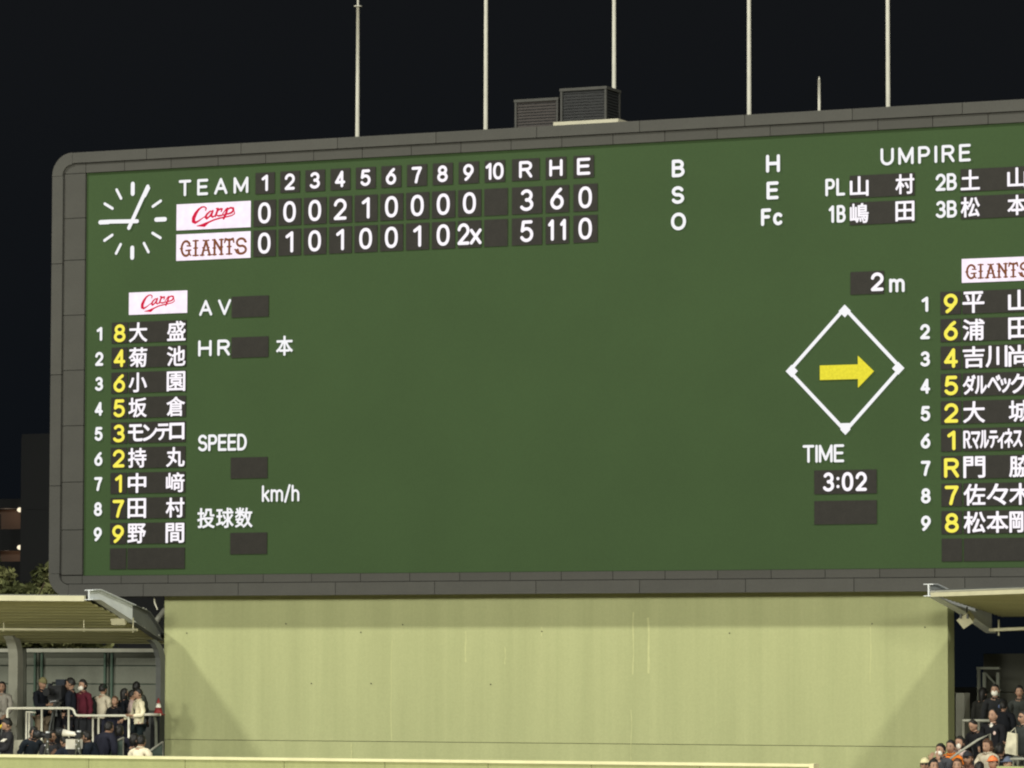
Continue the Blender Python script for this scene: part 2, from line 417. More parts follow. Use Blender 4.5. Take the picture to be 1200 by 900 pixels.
for a, b in zip(zs, zs[1:]):
    fp(IL, XL, a, b, -.055, 'frame_b'); fp(XR, IR, a, b, -.055, 'frame_b')
for (x0, x1, cx) in ((IL, XL, IL+.22), (XR, IR, IR-.22)):
    for (z0, z1, top) in ((ZT, IT, True), (IB, ZB, False)):
        h = z1 - z0 - .01; r = min(.19, h)
        left = x0 == IL
        pts = []
        A = {(True, True): 90, (False, True): 0, (True, False): 180, (False, False): 270}[(left, top)]
        ccx = x0+r+GAP if left else x1-r-GAP; ccz = z1-r-GAP if top else z0+r+GAP
        ar = [(ccx+r*math.cos(R(A+15*i)), ccz+r*math.sin(R(A+15*i))) for i in range(7)]
        if left and top: pts = ar + [(x0+GAP, z0+GAP), (x1-GAP, z0+GAP), (x1-GAP, z1-GAP)]
        if left and not top: pts = ar + [(x1-GAP, z0+GAP), (x1-GAP, z1-GAP), (x0+GAP, z1-GAP)]
        if not left and top: pts = ar + [(x0+GAP, z1-GAP), (x0+GAP, z0+GAP), (x1-GAP, z0+GAP)]
        if not left and not top: pts = ar + [(x1-GAP, z1-GAP), (x0+GAP, z1-GAP), (x0+GAP, z0+GAP)]
        MB().prism_y(pts, -.055, .028).build('corner_panel', M['frame_b'], board)

_cm = {}
def cell(name, x0, x1, z0, z1, label=None):
    key = (name, round(x1-x0, 3), round(z1-z0, 3))
    if key not in _cm:
        a, b = (x1-x0)/2, (z1-z0)/2; me = bpy.data.meshes.new(name)
        q = MB().box(-a, a, -.006, .006, -b, b); me.from_pydata([tuple(v) for v in q.v], [], q.f); me.materials.append(M['cell']); _cm[key] = me
    return obj(name, _cm[key], ((x0+x1)/2, -.012, (z0+z1)/2), board, label)

SR = .034                                          # half stroke width of the lamps
# innings grid
for k in range(10):
    cx = -5.775 + .598*k
    c = cell('inning_cell', cx-.23, cx+.23, 16.585, 17.04)
    if k < 9: glyph(str(k+1), cx, 16.815, .24, .35, .031, M['white'], c)
    else: text('10', cx-.205, cx+.205, 16.635, 16.99, .030, M['white'], c, gap=.10)
    cx = -5.78 + .6015*k
    for z0, row in ((15.89, '0002100000'), (15.245, '010100102')):
        c = cell('score_cell', cx-.265, cx+.265, z0, z0+.562)
        cz = z0 + .285
        if z0 > 15.5 and k < 9: glyph(row[k], cx, cz, .30, .45, SR, M['white'], c)
        if z0 < 15.5 and k < 8: glyph(row[k], cx, cz, .30, .45, SR, M['white'], c)
        if z0 < 15.5 and k == 8:
            text('2x', cx-.27, cx+.28, cz-.225, cz+.225, SR, M['white'], c, gap=.02)
for x0, x1, hx1, hd, a, b in ((0, .68, .62, 'R', '3', '5'), (.765, 1.285, 1.225, 'H', '6', '11'), (1.39, 1.925, 1.845, 'E', '0', '0')):
    c = cell('heading_cell', x0, hx1, 16.585, 17.04); glyph(hd, (x0+hx1)/2+.005, 16.815, .30, .35, .031, M['white'], c)
    for z0, t_ in ((15.89, a), (15.245, b)):
        c = cell('total_cell', x0, x1, z0, z0+.562); cx = (x0+x1)/2; cz = z0+.285
        if len(t_) == 1: glyph(t_, cx, cz, .30, .45, SR, M['white'], c)
        else: text(t_, cx-.20, cx+.20, cz-.22, cz+.22, SR, M['white'], c, gap=.32)

# team name panels
def uv(px, py, P):                                 # fraction of the panel -> world x, z
    x0, x1, z0, z1 = P; return (x0 + (x1-x0)*px, z1 - (z1-z0)*py)
def swash_logo(P, par):
    S = [  # (x, y, radius) in 865 x 300 panel units, top edge levelled
     [(345,85,4),(352,60,5),(330,43,5),(300,45,6),(262,72,9),(230,115,14),(205,165,17),(203,205,16),(225,222,10),(262,205,6),(300,180,4),(330,160,3)],
     [(428,100,5),(400,98,6),(365,128,8),(345,162,10),(360,180,9),(392,160,6),(425,110,6)],
     [(432,96,8),(412,150,9),(430,167,7),(462,150,3),(478,120,3)],
     [(474,72,5),(494,74,8),(478,120,9),(462,158,8)],
     [(494,96,5),(520,78,7),(540,80,8),(532,108,5)],
     [(530,150,4),(500,158,7),(486,152,5)],
     [(545,140,3),(590,82,5),(606,78,9),(590,130,10),(562,190,9)],
     [(600,92,6),(640,70,7),(672,78,9),(676,104,9),(652,128,8),(610,140,6),(560,148,5),(515,160,4)],
     [(248,262,2),(300,258,9),(336,255,16),(352,244,13),(385,226,7),(450,200,6),(520,184,6),(600,172,5),(660,160,4),(690,140,4),(688,118,3)],
    ]
    W_, H_ = 865., 300.
    st = [[(*uv(x/W_, y/H_, P), (r_*1.25+2)/W_*(P[1]-P[0])*.95) for x, y, r_ in s] for s in S]
    V, F = ribbons(st, .01, -.031)
    MB().add(V, F).build('script_logo', M['red'], par)
def slab_logo(P, par):
    h0, h1 = .27, .83
    boxes = [('G', .070, .200), ('I', .232, .302), ('A', .340, .475), ('N', .505, .635), ('T', .660, .785), ('S', .812, .950)]
    e = .012
    for ch, a, b in boxes:
        def q(x, y): return uv(a + (b-a)*x, h0 + (h1-h0)*(1-y), P)
        r_ = .0150 * (P[1]-P[0]); t_ = r_*.62
        S = []
        if ch == 'G':
            S = [[(*q(x, y), r_) for x, y in arc(.5, .5, .46, .5, 38, 318)], [(*q(.62, .68), t_), (*q(1.0, .66), t_)], [(*q(.88, .88), t_), (*q(.88, .66), t_)],
                 [(*q(.5, .36), t_), (*q(1.02, .38), t_)], [(*q(.82, .36), r_), (*q(.84, .12), r_)], [(*q(.84, .12), t_), (*q(1.02, .02), t_)], [(*q(-.08, .5), t_), (*q(.12, .5), t_*1.3)]]
        if ch == 'I':
            S = [[(*q(.5, 0), r_), (*q(.5, 1), r_)], [(*q(0, 0), t_), (*q(1, 0), t_)], [(*q(0, 1), t_), (*q(1, 1), t_)], [(*q(.15, .5), t_), (*q(.85, .5), t_)]]
        if ch == 'A':
            S = [[(*q(.12, 0), r_), (*q(.5, .96), r_)], [(*q(.5, .96), r_), (*q(.88, 0), r_)], [(*q(.22, 1), t_), (*q(.5, .95), t_), (*q(.78, 1), t_)], [(*q(.24, .32), t_), (*q(.76, .32), t_)],
                 [(*q(-.06, 0), t_), (*q(.3, 0), t_)], [(*q(.7, 0), t_), (*q(1.06, 0), t_)], [(*q(.18, .5), t_), (*q(.34, .5), t_)], [(*q(.66, .5), t_), (*q(.82, .5), t_)]]
        if ch == 'N':
            S = [[(*q(.14, 0), r_), (*q(.14, 1), r_)], [(*q(.14, 1), r_), (*q(.86, .22), r_)], [(*q(.86, 0), r_), (*q(.86, 1), r_)], [(*q(-.04, 0), t_), (*q(.32, 0), t_)], [(*q(.68, 0), t_), (*q(1.04, 0), t_)],
                 [(*q(-.06, 1), t_), (*q(.2, 1), t_)], [(*q(.66, 1), t_), (*q(1.06, 1), t_)], [(*q(.0, .45), t_), (*q(.26, .45), t_)], [(*q(.76, .5), t_), (*q(1.0, .5), t_)]]
        if ch == 'T':
            S = [[(*q(.5, 0), r_), (*q(.5, .98), r_)], [(*q(.0, .78), t_), (*q(.1, 1.02), r_), (*q(.5, .93), r_), (*q(.9, 1.02), r_), (*q(1, .78), t_)], [(*q(.22, 0), t_), (*q(.78, 0), t_)], [(*q(.3, .5), t_), (*q(.7, .5), t_)]]
        if ch == 'S':
            S = [[(*q(x, y), r_) for x, y in arc(.52, .75, .42, .26, 10, 250) + arc(.5, .26, .48, .27, 75, -165)], [(*q(.84, .82), t_), (*q(1.02, .78), t_)], [(*q(-.1, .28), t_), (*q(.16, .24), t_)], [(*q(.3, .1), t_), (*q(.2, .3), t_)]]
        V, F = ribbons(S, .01, -.031)
        MB().add(V, F).build('logo_letter', M['brown'], par)
for P, kind in (((-7.915, -6.125, 15.89, 16.45), 'c'), ((-7.915, -6.125, 15.235, 15.80), 'g'), ((-9.07, -7.65, 14.11, 14.59), 'c'), ((9.75, 11.22, 14.12, 14.59), 'g')):
    o = MB().box(P[0], P[1], -.024, .0, P[2], P[3]).build('team_panel', M['panelw'], board,
        label='white lit panel with a red script word' if kind == 'c' else 'white lit panel with brown slab capitals')
    (swash_logo if kind == 'c' else slab_logo)(P, o)

# headings
hw = M['head']
text('TEAM', -7.86, -6.17, 16.62, 16.97, .030, hw, board, gap=.42)
for ch, cx, cz in (('B', 3.72, 16.675), ('S', 3.71, 16.13), ('O', 3.725, 15.59)): glyph(ch, cx, cz, .28 if ch != 'O' else .33, .36, .034, hw, board)
for ch, cx, cz in (('H', 5.78, 16.675), ('E', 5.77, 16.13)): glyph(ch, cx, cz, .30 if ch == 'H' else .26, .36, .034, hw, board)
text('Fc', 5.52, 6.00, 15.42, 15.77, .034, hw, board, gap=.12)
text('UMPIRE', 8.07, 9.95, 16.52, 16.865, .028, hw, board, gap=.27)
text('PL', 6.90, 7.32, 15.96, 16.31, .028, hw, board, gap=.08)
text('1B', 6.97, 7.33, 15.42, 15.77, .028, hw, board, gap=.16)
text('2B', 9.22, 9.66, 15.96, 16.30, .028, hw, board, gap=.06)
text('3B', 9.22, 9.66, 15.42, 15.76, .028, hw, board, gap=.06)
text('AV', -7.34, -6.57, 14.03, 14.365, .028, hw, board, gap=.42)
text('HR', -7.36, -6.59, 13.16, 13.505, .030, hw, board, gap=.40)
text('SPEED', -7.35, -6.17, 11.13, 11.485, .028, hw, board, gap=.05)
text('km/h', -5.80, -4.91, 10.03, 10.38, .024, hw, board, gap=.07)
text('TIME', 6.40, 7.28, 10.63, 10.985, .026, hw, board, gap=.06)
text('m', 8.24, 8.565, 13.98, 14.34, .030, hw, board)
kanji('本', -5.48, -5.08, 13.12, 13.54, board, hw)
for k, ch in enumerate('投球数'): kanji(ch, -7.35+.455*k, -6.93+.455*k, 9.49, 9.92, board, hw)
# display boxes
for x0, x1, z0, z1 in ((-6.56, -5.675, 13.965, 14.415), (-6.56, -5.675, 13.105, 13.545), (-6.56, -5.68, 10.535, 10.985), (-6.56, -5.68, 8.93, 9.385), (6.64, 7.955, 9.395, 9.865)):
    cell('display_cell', x0, x1, z0, z1)
c = cell('display_cell', 6.64, 7.955, 10.0, 10.475); text('3:02', 6.83, 7.755, 10.05, 10.43, .032, M['white'], c, gap=.13)
c = cell('display_cell', 7.42, 8.125, 13.965, 14.42); glyph('2', 7.99, 14.205, .265, .37, .033, M['white'], c)
# umpires
for x0, z0, a, b in ((7.415, 15.90, '山', '村'), (7.415, 15.36, '嶋', '田'), (9.735, 15.92, '土', '山'), (9.735, 15.38, '松', '本')):
    c = cell('name_cell', x0, x0+1.36, z0, z0+.45)
    kanji(a, x0+.005, x0+.40, z0+.03, z0+.43, c); kanji(b, x0+.965, x0+1.36, z0+.03, z0+.43, c)
# line-ups
def lineup(xn, xp0, xp1, xa, posn, names):
    for i in range(10):
        cz = 13.73 - .541*i
        pc = cell('position_cell', xp0, xp1, cz-.225, cz+.225)
        nc = cell('name_cell', xa, xa+1.40, cz-.225, cz+.225)
        if i > 8: continue
        glyph(str(i+1), xn, cz-.01, .20, .30, .030, M['head'], board)
        glyph(posn[i], (xp0+xp1)/2+.005, cz-.01, .285 if posn[i] != 'R' else .31, .385, .034, M['yellow'], pc)
        nm = names[i]
        if isinstance(nm, str):
            for s, ch in enumerate(nm):
                if ch != ' ': kanji(ch, xa+.005+.468*s, xa+.455+.468*s, cz-.215, cz+.21, nc)
        else:
            for ch, a, b, z0, z1 in nm:
                if ch == 'R': text('R', xa+a, xa+b, cz+z0, cz+z1, .022, M['white'], nc)
                else: kanji(ch, xa+a, xa+b, cz+z0, cz+z1, nc, bold=.011)
mon = [('モ', .0, .37, -.19, .18), ('ン', .36, .72, -.19, .17), ('テ', .69, 1.03, -.18, .18), ('ロ', 1.01, 1.38, -.17, .19)]
dal = [('ダ', .0, .27, -.20, .19), ('ル', .25, .50, -.19, .17), ('ベ', .50, .79, -.15, .18), ('ッ', .77, .99, -.18, .11), ('ク', .98, 1.30, -.20, .19)]
mar = [('R', .005, .155, -.175, .175), ('.', .155, .185, -.17, -.12), ('マ', .165, .36, -.19, .16), ('ル', .345, .535, -.18, .18), ('テ', .53, .72, -.18, .17), ('ィ', .705, .86, -.19, .13), ('ネ', .845, 1.03, -.18, .20), ('ス', 1.02, 1.22, -.17, .16)]
lineup(-9.79, -9.49, -9.095, -9.06, '846532179', ['大 盛', '菊 池', '小 園', '坂 倉', mon, '持 丸', '中 﨑', '田 村', '野 間'])
lineup(8.985, 9.305, 9.725, 9.76, '96452 1R78'.replace(' ', ''), ['平 山', '浦 田', '吉川尚', dal, '大 城', mar, '門 脇', '佐々木', '松本剛'])

# bases diagram
dia = [(7.30, 13.70), (8.475, 12.47), (7.305, 11.25), (6.115, 12.475)]
for i in range(4):
    V, F = ribbons([[dia[i], dia[(i+1) % 4]]], .036, -.004*(i % 2))
    MB().add([(x, y-.02, z) for x, y, z in V], F).build('base_line', M['head'], board)
for (x, z), (dx, dz) in zip(dia, ((0, -.05), (-.05, 0), (0, .05), (.05, 0))):
    x += dx*1.1; z += dz*1.1; h_ = .125
    pts = [(x, z-h_), (x+h_, z), (x, z+h_), (x-h_, z)]
    if dz > 0: pts = [(x-.10, z-.03), (x, z-.13), (x+.10, z-.03), (x+.085, z+.10), (x-.085, z+.10)]
    MB().prism_y(pts, -.036, -.012).build('base_marker', M['head'], board)
MB().prism_y([(6.77, 12.28), (7.575, 12.28), (7.575, 12.11), (7.905, 12.425), (7.575, 12.74), (7.575, 12.57), (6.77, 12.57)], -.03, -.005).build('arrow', M['arrow'], board, label='yellow lit arrow pointing right')

# clock
ck = obj('clock', None, (-9.0, 0, 16.16), board, label='round white clock of bars without a rim')
def bar(name, x0, z0, x1, z1, r, y):
    V, F = ribbons([[(x0, z0), (x1, z1)]], r, y, 4)
    n = len(V); b = MB(); b.add(V, F); b.build(name, M['head'], ck)
for k in range(12):
    a = R(90 - 30*k); big = k % 3 == 0; r0, r1 = (.585, .80) if big else (.575, .80)
    if k == 1: r0, r1 = .60, .80
    bar('hour_mark', -9+r0*math.cos(a), 16.145+r0*math.sin(a), -9+r1*math.cos(a), 16.145+r1*math.sin(a), .048 if big else .030, -.02)
bar('hand', -9.08, 15.99, -8.62, 16.87, .043, -.036)
bar('hand', -8.88, 16.13, -9.58, 16.15, .043, -.028)

# ------------------------------------------------------------------ wall under the board
WY = .40
WX0, WX1 = at(192.2, 800, WY).x, at(1110.8, 800, WY).x
wl = empty('backdrop_wall', (.4, .78, 0), 'wide pale yellow green wall carrying the scoreboard between the two stands', 'wall')
MB().box(WX0, WX1, WY, WY+.4, 5.0, 8.06).build('upper_wall', M['wall'], wl)
MB().box(WX0, WX1, WY+.005, WY+.4, 0, 4.989).build('lower_wall', M['wall'], wl)
MB().box(WX0+.05, WX1-.05, WY+.06, WY+.34, 4.9, 5.1).build('joint', M['hole'], wl)
for px, py in ((219, 742), (335, 731), (423, 741), (472, 732), (365, 801), (435, 801), (575, 802), (635, 740), (855, 742), (1022, 731), (1084, 735)):
    p = at(px, py, WY); V = []; n = 8
    MB().prism_y([(p.x+.015*math.cos(R(45*i)), p.z+.015*math.sin(R(45*i))) for i in range(n)], WY-.008, WY+.01).build('anchor', M['hole'], wl)
for px, y0, y1, wd in ((546, 740, 775, .035), (592, 758, 778, .022), (635, 735, 745, .03), (742, 718, 790, .03), (760, 725, 788, .05), (740, 832, 890, .018), (412, 870, 888, .03), (459, 750, 868, .02), (1020, 735, 800, .02)):
    a, b = at(px, y0, WY), at(px, y1, WY)
    st = [(a.x + random.uniform(-.012, .012), a.z + (b.z-a.z)*t/6, wd/2*(.4 + .9*random.random())) for t in range(7)]
    V, F = ribbons([st], .01, WY-.003)
    MB().add(V, F).build('lime_run', M['pale_streak'], wl)

# ------------------------------------------------------------------ low parapet in front
pr = empty('front_parapet', (-6, -5, 0), 'low pale green parapet in front of the wall with a cream cap and end post', 'wall')
PZ = 4.70
xs = [8.40] + [at(px, 892, -5).x for px in (820, 693, 572, 451, 333, 217, 104)]
while xs[-1] > -24: xs.append(xs[-1] - 2.42)
for a, b in zip(xs, xs[1:]):
    MB().box(b+.006, a-.006, -5, -4.88, 0, PZ).build('panel', M['parapet'], pr)
MB().box(-24, 8.40, -4.87, -4.80, 0, PZ).build('backing', M['hole'], pr)
MB().box(-24.5, 8.40, -5.03, -4.77, PZ+.003, PZ+.06).build('cap', M['cap'], pr)
MB().box(8.40, 8.49, -5.05, -4.76, 0, PZ+.066).build('end_post', M['cap'], pr)

# ------------------------------------------------------------------ on top of the board
def flagpole(px, Y, top_py, rr=.039, label=''):
    b = at(px, 200, Y); base = Vector((b.x, Y, 17.66 if Y < 1.7 else 12))
    t_ = at(px, top_py, Y).z if top_py is not None else 24.5
    e = empty('flagpole', base, label, 'pole', 'flagpoles on top of the scoreboard')
    MB().tube([base, (b.x, Y, t_)], [rr*1.15, rr*.85], 10).build('shaft', M['pole'], e)
    if top_py is not None:
        MB().tube([(b.x, Y, t_), (b.x, Y, t_+.02), (b.x, Y, t_+.03)], [.085, .085, .03], 10).build('collar', M['pole'], e)
        MB().tube([(b.x, Y, t_), (b.x+.01, Y, t_+2.2)], [.024, .018], 6).build('finial_rod', M['pole'], e)
    else: MB().tube([(b.x, Y, 24.5), (b.x, Y, 24.55)], [.07, .05], 10).build('collar', M['pole'], e)
    MB().tube([(b.x-.0, Y, base.z), (b.x, Y, base.z+.09)], [rr*2, rr*1.9], 10).build('base_plate', M['steel'], e)
flagpole(418.6, .9, 8, label='leftmost pale flagpole on the scoreboard with a collar near its top')
flagpole(569, .9, None, label='pale flagpole on the scoreboard just left of the louvred roof units')
flagpole(719.5, 1.55, None, label='pale flagpole rising from behind the taller dark roof unit')
flagpole(878, .9, None, label='pale flagpole on the scoreboard between the roof units and the short rod')
flagpole(1041, .9, None, label='rightmost pale flagpole on the scoreboard, above the umpire names')
b = at(960, 130, .9)
o = empty('short_rod', (b.x, .9, 17.66), 'short thin pale lightning rod on the scoreboard between two flagpoles', 'rod')
MB().tube([(b.x, .9, 17.66), (b.x, .9, 18.45)], .030, 8).build('rod', M['pole'], o)
MB().tube([(b.x, .9, 18.45), (b.x, .9, 18.52)], [.02, .012], 6).build('tip', M['pole'], o)

def unit(name, label, x0, x1, y0, y1, z0, z1, body, rim, rw=.045, pitch=.062):
    e = empty(name, ((x0+x1)/2, (y0+y1)/2, z0), label, 'roof unit')
    MB().box(x0+.03, x1-.03, y0+.04, y1-.03, z0, z1-.02).build('casing', M['black'], e)
    for xx in (x0, x1-rw):
        for yy in (y0, y1-rw): MB().box(xx, xx+rw, yy, yy+rw, z0, z1-rw*1.3).build('corner_post', rim, e)
    MB().box(x0-.012, x1+.012, y0-.012, y0+rw+.01, z1-rw*1.3, z1).build('top_rail', rim, e)
    MB().box(x1-rw-.01, x1+.012, y0+rw+.012, y1+.012, z1-rw*1.3, z1).build('top_rail', rim, e)
    MB().box(x0-.012, x0+rw, y0+rw+.012, y1+.012, z1-rw*1.3, z1).build('top_rail', rim, e)
    q = MB(); s = MB(); z = z0 + .03
    while z < z1 - rw*1.6:
        q.add([(x0+rw, y0+.012, z), (x1-rw, y0+.012, z), (x1-rw, y0+.036, z+pitch*.75), (x0+rw, y0+.036, z+pitch*.75), (x0+rw, y0+.036, z-.002), (x1-rw, y0+.036, z-.002)], [(0,1,2,3),(4,5,1,0)])
        s.add([(x1-.010, y0+rw, z), (x1-.010, y1-rw, z), (x1-.028, y1-rw, z+pitch*.75), (x1-.028, y0+rw, z+pitch*.75)], [(0,1,2,3)])
        z += pitch
    q.build('louvre_panel', body, e, kind='stuff'); s.build('louvre_panel', body, e, kind='stuff')
    return e
a = at(603, 117, .6); b = at(654, 114, .6)
unit('louvred_unit', 'lower brown louvred roof unit on the scoreboard, left of the taller one', a.x, b.x, .6, 1.3, 17.69, a.z, M['unit_brown'], M['unit_rim'])
a = at(656.5, 104, .5); b = at(710.5, 101.5, .5)
unit('louvred_unit', 'taller dark louvred roof unit on the scoreboard standing on a pale slab', a.x, b.x, .5, 1.25, 17.83, a.z, M['unit'], M['unit_rim'])
tag(MB().box(a.x-.12, b.x+.30, .42, 1.35, 17.69, 17.828).build('unit_plinth', M['slab']), 'flat pale slab under the taller dark roof unit', 'plinth')

# ------------------------------------------------------------------ stands
def slab(x0, x1, y0, y1, z0, z1, name='floor', m='concrete'):
    return MB().box(x0, x1, y0, y1, z0, z1).build(name, M[m], kind='structure')
LZ = 4.5
slab(-24, WX0-.02, -2.45, 3.4, 3.7, LZ, 'stand_floor_left')
slab(-24, WX0-.02, -4.78, -2.455, 3.0, 3.8, 'stand_step_left')
slab(-24, WX0-.03, -4.77, 3.3, 0, 2.99, 'stand_base_left')
# right stand: terraces that come forward past the wall
slab(8.75, 24, -6.3, -5.5, 0, 2.95, 'stand_step_right')
slab(8.75, 24, -5.495, -4.6, 0, 3.30, 'stand_step_right')
slab(8.75, 24, -4.595, -3.7, 0, 3.62, 'stand_step_right')
slab(8.75, 24, -3.695, -2.6, 0, 3.92, 'stand_step_right')
slab(9.4, 24, -2.595, 3.6, 0, 4.45, 'stand_floor_right')
rp = empty('right_parapet', (12.5, -6.4, 0), 'pale green parapet top in the lower right corner before the spectators', 'wall')
pz = at(1190, 898, -6.42)
x_l = at(1172, 898, -6.42).x
MB().box(x_l, 24, -6.48, -6.34, 0, pz.z-.05).build('panel', M['parapet'], rp)
MB().box(x_l-.03, 24, -6.52, -6.30, pz.z-.047, pz.z).build('cap', M['parapet'], rp)

def ibeam(name, parent, stations, half=.09, t=.016, web=.014, m='steel'):
    """stations: (x, y, z_bottom, z_top) from tip to column; flanges and web as separate parts"""
    bot, top, wb = MB(), MB(), MB()
    for (x0, y0, b0, t0), (x1, y1, b1, t1) in zip(stations, stations[1:]):
        for q, (za, zb) in ((bot, ((b0, b0+t), (b1, b1+t))), (top, ((t0-t, t0), (t1-t, t1)))):
            q.hexa([(x0-half, y0, za[0]), (x0+half, y0, za[0]), (x0+half, y0, za[1]), (x0-half, y0, za[1])],
                   [(x1-half, y1, zb[0]), (x1+half, y1, zb[0]), (x1+half, y1, zb[1]), (x1-half, y1, zb[1])])
        wb.hexa([(x0-web, y0, b0+t), (x0+web, y0, b0+t), (x0+web, y0, t0-t), (x0-web, y0, t0-t)],
                [(x1-web, y1, b1+t), (x1+web, y1, b1+t), (x1+web, y1, t1-t), (x1-web, y1, t1-t)])
    wb.build('web', M[m], parent); bot.build('flange', M[m], parent); top.build('flange', M[m], parent)

def soffit(name, parent, A, B, C, D, n):
    """corrugated sheet; A-B front edge, D-C rear edge, ribs run along the edge"""
    V, F = [], []
    A, B, C, D = map(Vector, (A, B, C, D))
    for i in range(n + 1):
        t = i / n
        for j, dz in ((0, 0), (.38, 0), (.5, .022), (.88, .022)):
            tt = min(1, t + j / n) if i < n else 1
            for P, Q in ((A, D), (B, C)):
                p = P.lerp(Q, tt); V.append((p.x, p.y, p.z + dz))
            if i == n: break
    k = len(V) // 2
    F = [(2*i, 2*i+1, 2*i+3, 2*i+2) for i in range(k - 1)]
    return MB().add(V, F).build(name, M['soffit'], parent)

# left canopy -----------------------------------------------------------
TY = -2.6
tip = at(104, 692, TY)
lc = empty('canopy_roof', (-12, 0, LZ), 'left stand canopy roof with a cream edge beam and corrugated underside', 'roof')
fl = at(-60, 697.1, TY-.9)                       # the front edge swings towards the camera to the left
tb = at(104, 703.5, TY); 
cbot = at(188.5, 750, .45)
def zz(px, py, Y): return at(px, py, Y).z
bx = tip.x
ibeam('rafter', lc, [(bx, TY, zz(104, 703, TY), zz(104, 691.2, TY)), (bx, TY+.35, zz(113.5, 703.2, TY+.35), zz(113.5, 690.5, TY+.35)),
                     (bx, -.78, zz(154.5, 729.5, -.78), zz(154.5, 708.7, -.78))], half=.10)
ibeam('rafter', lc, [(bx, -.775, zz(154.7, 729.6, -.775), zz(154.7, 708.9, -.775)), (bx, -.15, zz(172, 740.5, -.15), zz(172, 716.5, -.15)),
                     (bx, .0, zz(176.3, 743.5, .0), zz(176.3, 722, .0)), (bx, .45, zz(188.5, 751, .45), zz(188.5, 741, .45))], half=.085, m='steel_d')  # rear length of the rafter: the board's shade put into a darker colour
for px, py, yy in ((166, 733.5, -.35), (169, 735.5, -.25), (186, 744.5, .3), (168, 712.8, -.30), (171, 714.2, -.18)):
    b_ = at(px, py, yy); MB().ball((b_.x, yy, b_.z), .028, .028, .02, 6, 4).build('bolt', M['column'], lc)
# edge beam
a0 = at(104, 698, TY); a1 = at(-60, 697.0, TY-.9); a1 = a0 + (a1 - a0)*3.2
dz = .115
MB().hexa([(a1.x, a1.y, a1.z-dz), (bx-.11, TY, a0.z-dz), (bx-.11, TY, a0.z), (a1.x, a1.y, a1.z)],
          [(a1.x, a1.y+.08, a1.z-dz), (bx-.11, TY+.08, a0.z-dz), (bx-.11, TY+.08, a0.z), (a1.x, a1.y+.08, a1.z)]).build('edge_beam', M['cream'], lc)
SA = Vector((a1.x, a1.y+.085, a1.z-.10)); SB = Vector((bx-.11, TY+.085, a0.z-.10))
rear = zz(188.5, 748, .45)
sl = (SB.z - rear) / (.45 - TY)
SCc = Vector((bx-.11, 1.2, rear - .75*sl*.6)); SD = Vector((a1.x, -.3, SCc.z+.05))
soffit('soffit_sheet', lc, SA, SB, SCc, SD, 15)
MB().hexa([(SA.x, SA.y, SA.z+.10), (SB.x, SB.y, SB.z+.10), (SB.x, SB.y, SB.z+.12), (SA.x, SA.y, SA.z+.12)],
          [(SD.x, SD.y, SD.z+.07), (SCc.x, SCc.y, SCc.z+.07), (SCc.x, SCc.y, SCc.z+.09), (SD.x, SD.y, SD.z+.09)]).build('roof_sheet', M['steel_d'], lc)
# hanging pipe with hangers
p1 = at(161, 738.2, -.95); p0 = at(-60, 737.2, -1.35); p0 = p1 + (p0-p1)*2.6
pp = MB().tube([p0, p1], .030, 8).build('lighting_pipe', M['cream'], lc)
for px in (5, 99, 156, -90, -190, -290):
    t_ = 1 - (161 - px) / (221*2.6); c_ = Vector(p0).lerp(Vector(p1), t_)
    MB().tube([c_ + Vector((0, .0, .26)), c_ + Vector((0, 0, -.05))], .014, 6).build('hanger', M['cream'], lc)
# columns with curved heads
def column(px, parent, Y, z_floor, py_top, w_=.20, m='column', swing=.55):
    x = at(px, 800, Y).x; zt = zz(px, py_top, Y)
    pts = []; 
    st = [(Y, z_floor), (Y, zt-.55)] + [(Y - swing*(1-math.cos(R(a))), zt-.55+.6*math.sin(R(a))) for a in (20, 40, 60, 80)]
    q = MB()
    for (ya, za), (yb, zb) in zip(st, st[1:]):
        q.hexa([(x-w_/2, ya-.12, za), (x+w_/2, ya-.12, za), (x+w_/2, yb-.12, zb), (x-w_/2, yb-.12, zb)],
               [(x-w_/2, ya+.12, za), (x+w_/2, ya+.12, za), (x+w_/2, yb+.12, zb), (x-w_/2, yb+.12, zb)])
    return q.build('column', M[m], parent)
column(18.5, lc, .3, LZ, 742, .23)
column(-152, lc, .3, LZ, 742, .23)
column(-325, lc, .0, LZ, 742, .23)
column(188.6, lc, .33, LZ, 752, .12, 'steel_d')
MB().tube([at(28.5, 895, .5) , at(28.5, 760, .5)], .05, 8).build('drain_pipe', M['back'], lc)
MB().tube([at(175.5, 734, .9), at(183, 728, .95), at(194, 714, 1.0)], .065, 8).build('brace_pipe', M['column'], lc)
MB().tube([at(180.5, 700.5, .2), at(181.5, 707, .22), at(184.5, 714.5, .24)], .018, 6).build('cable', M['rail'], lc)
# rear boarding of the left stand
rw = empty('rear_boarding', (-13, 3.2, LZ), 'grey boarded rear wall of the left stand behind the camera crew', 'wall')
zr = [zz(100, y, 3.2) for y in (764.5, 780, 801.5, 833)] + [LZ]
xr = [-24] + [at(px, 800, 3.2).x for px in (-30, 46, 128)] + [WX0+.3]
for i in range(4):
    for k in range(4):
        MB().box(xr[i]+.02, xr[i+1]-.02, 3.2, 3.24, zr[k+1]+.012, zr[k]-.012).build('panel', M['back'] if k < 3 else M['steel_d'], rw)  # bottom row coloured dark to stand for shade behind seats and equipment
MB().box(-24, WX0+.3, 3.27, 3.33, LZ, zr[0]).build('backing', M['post_green'], rw)
for x in xr[1:4]:
    for dx in (-.09, .09): MB().box(x+dx-.025, x+dx+.025, 3.14, 3.19, LZ, zr[0]).build('post', M['post_green'], rw)
MB().box(-24, WX0+.3, 3.10, 3.20, zr[0]+.002, zr[0]+.085).build('top_rail', M['column'], rw)

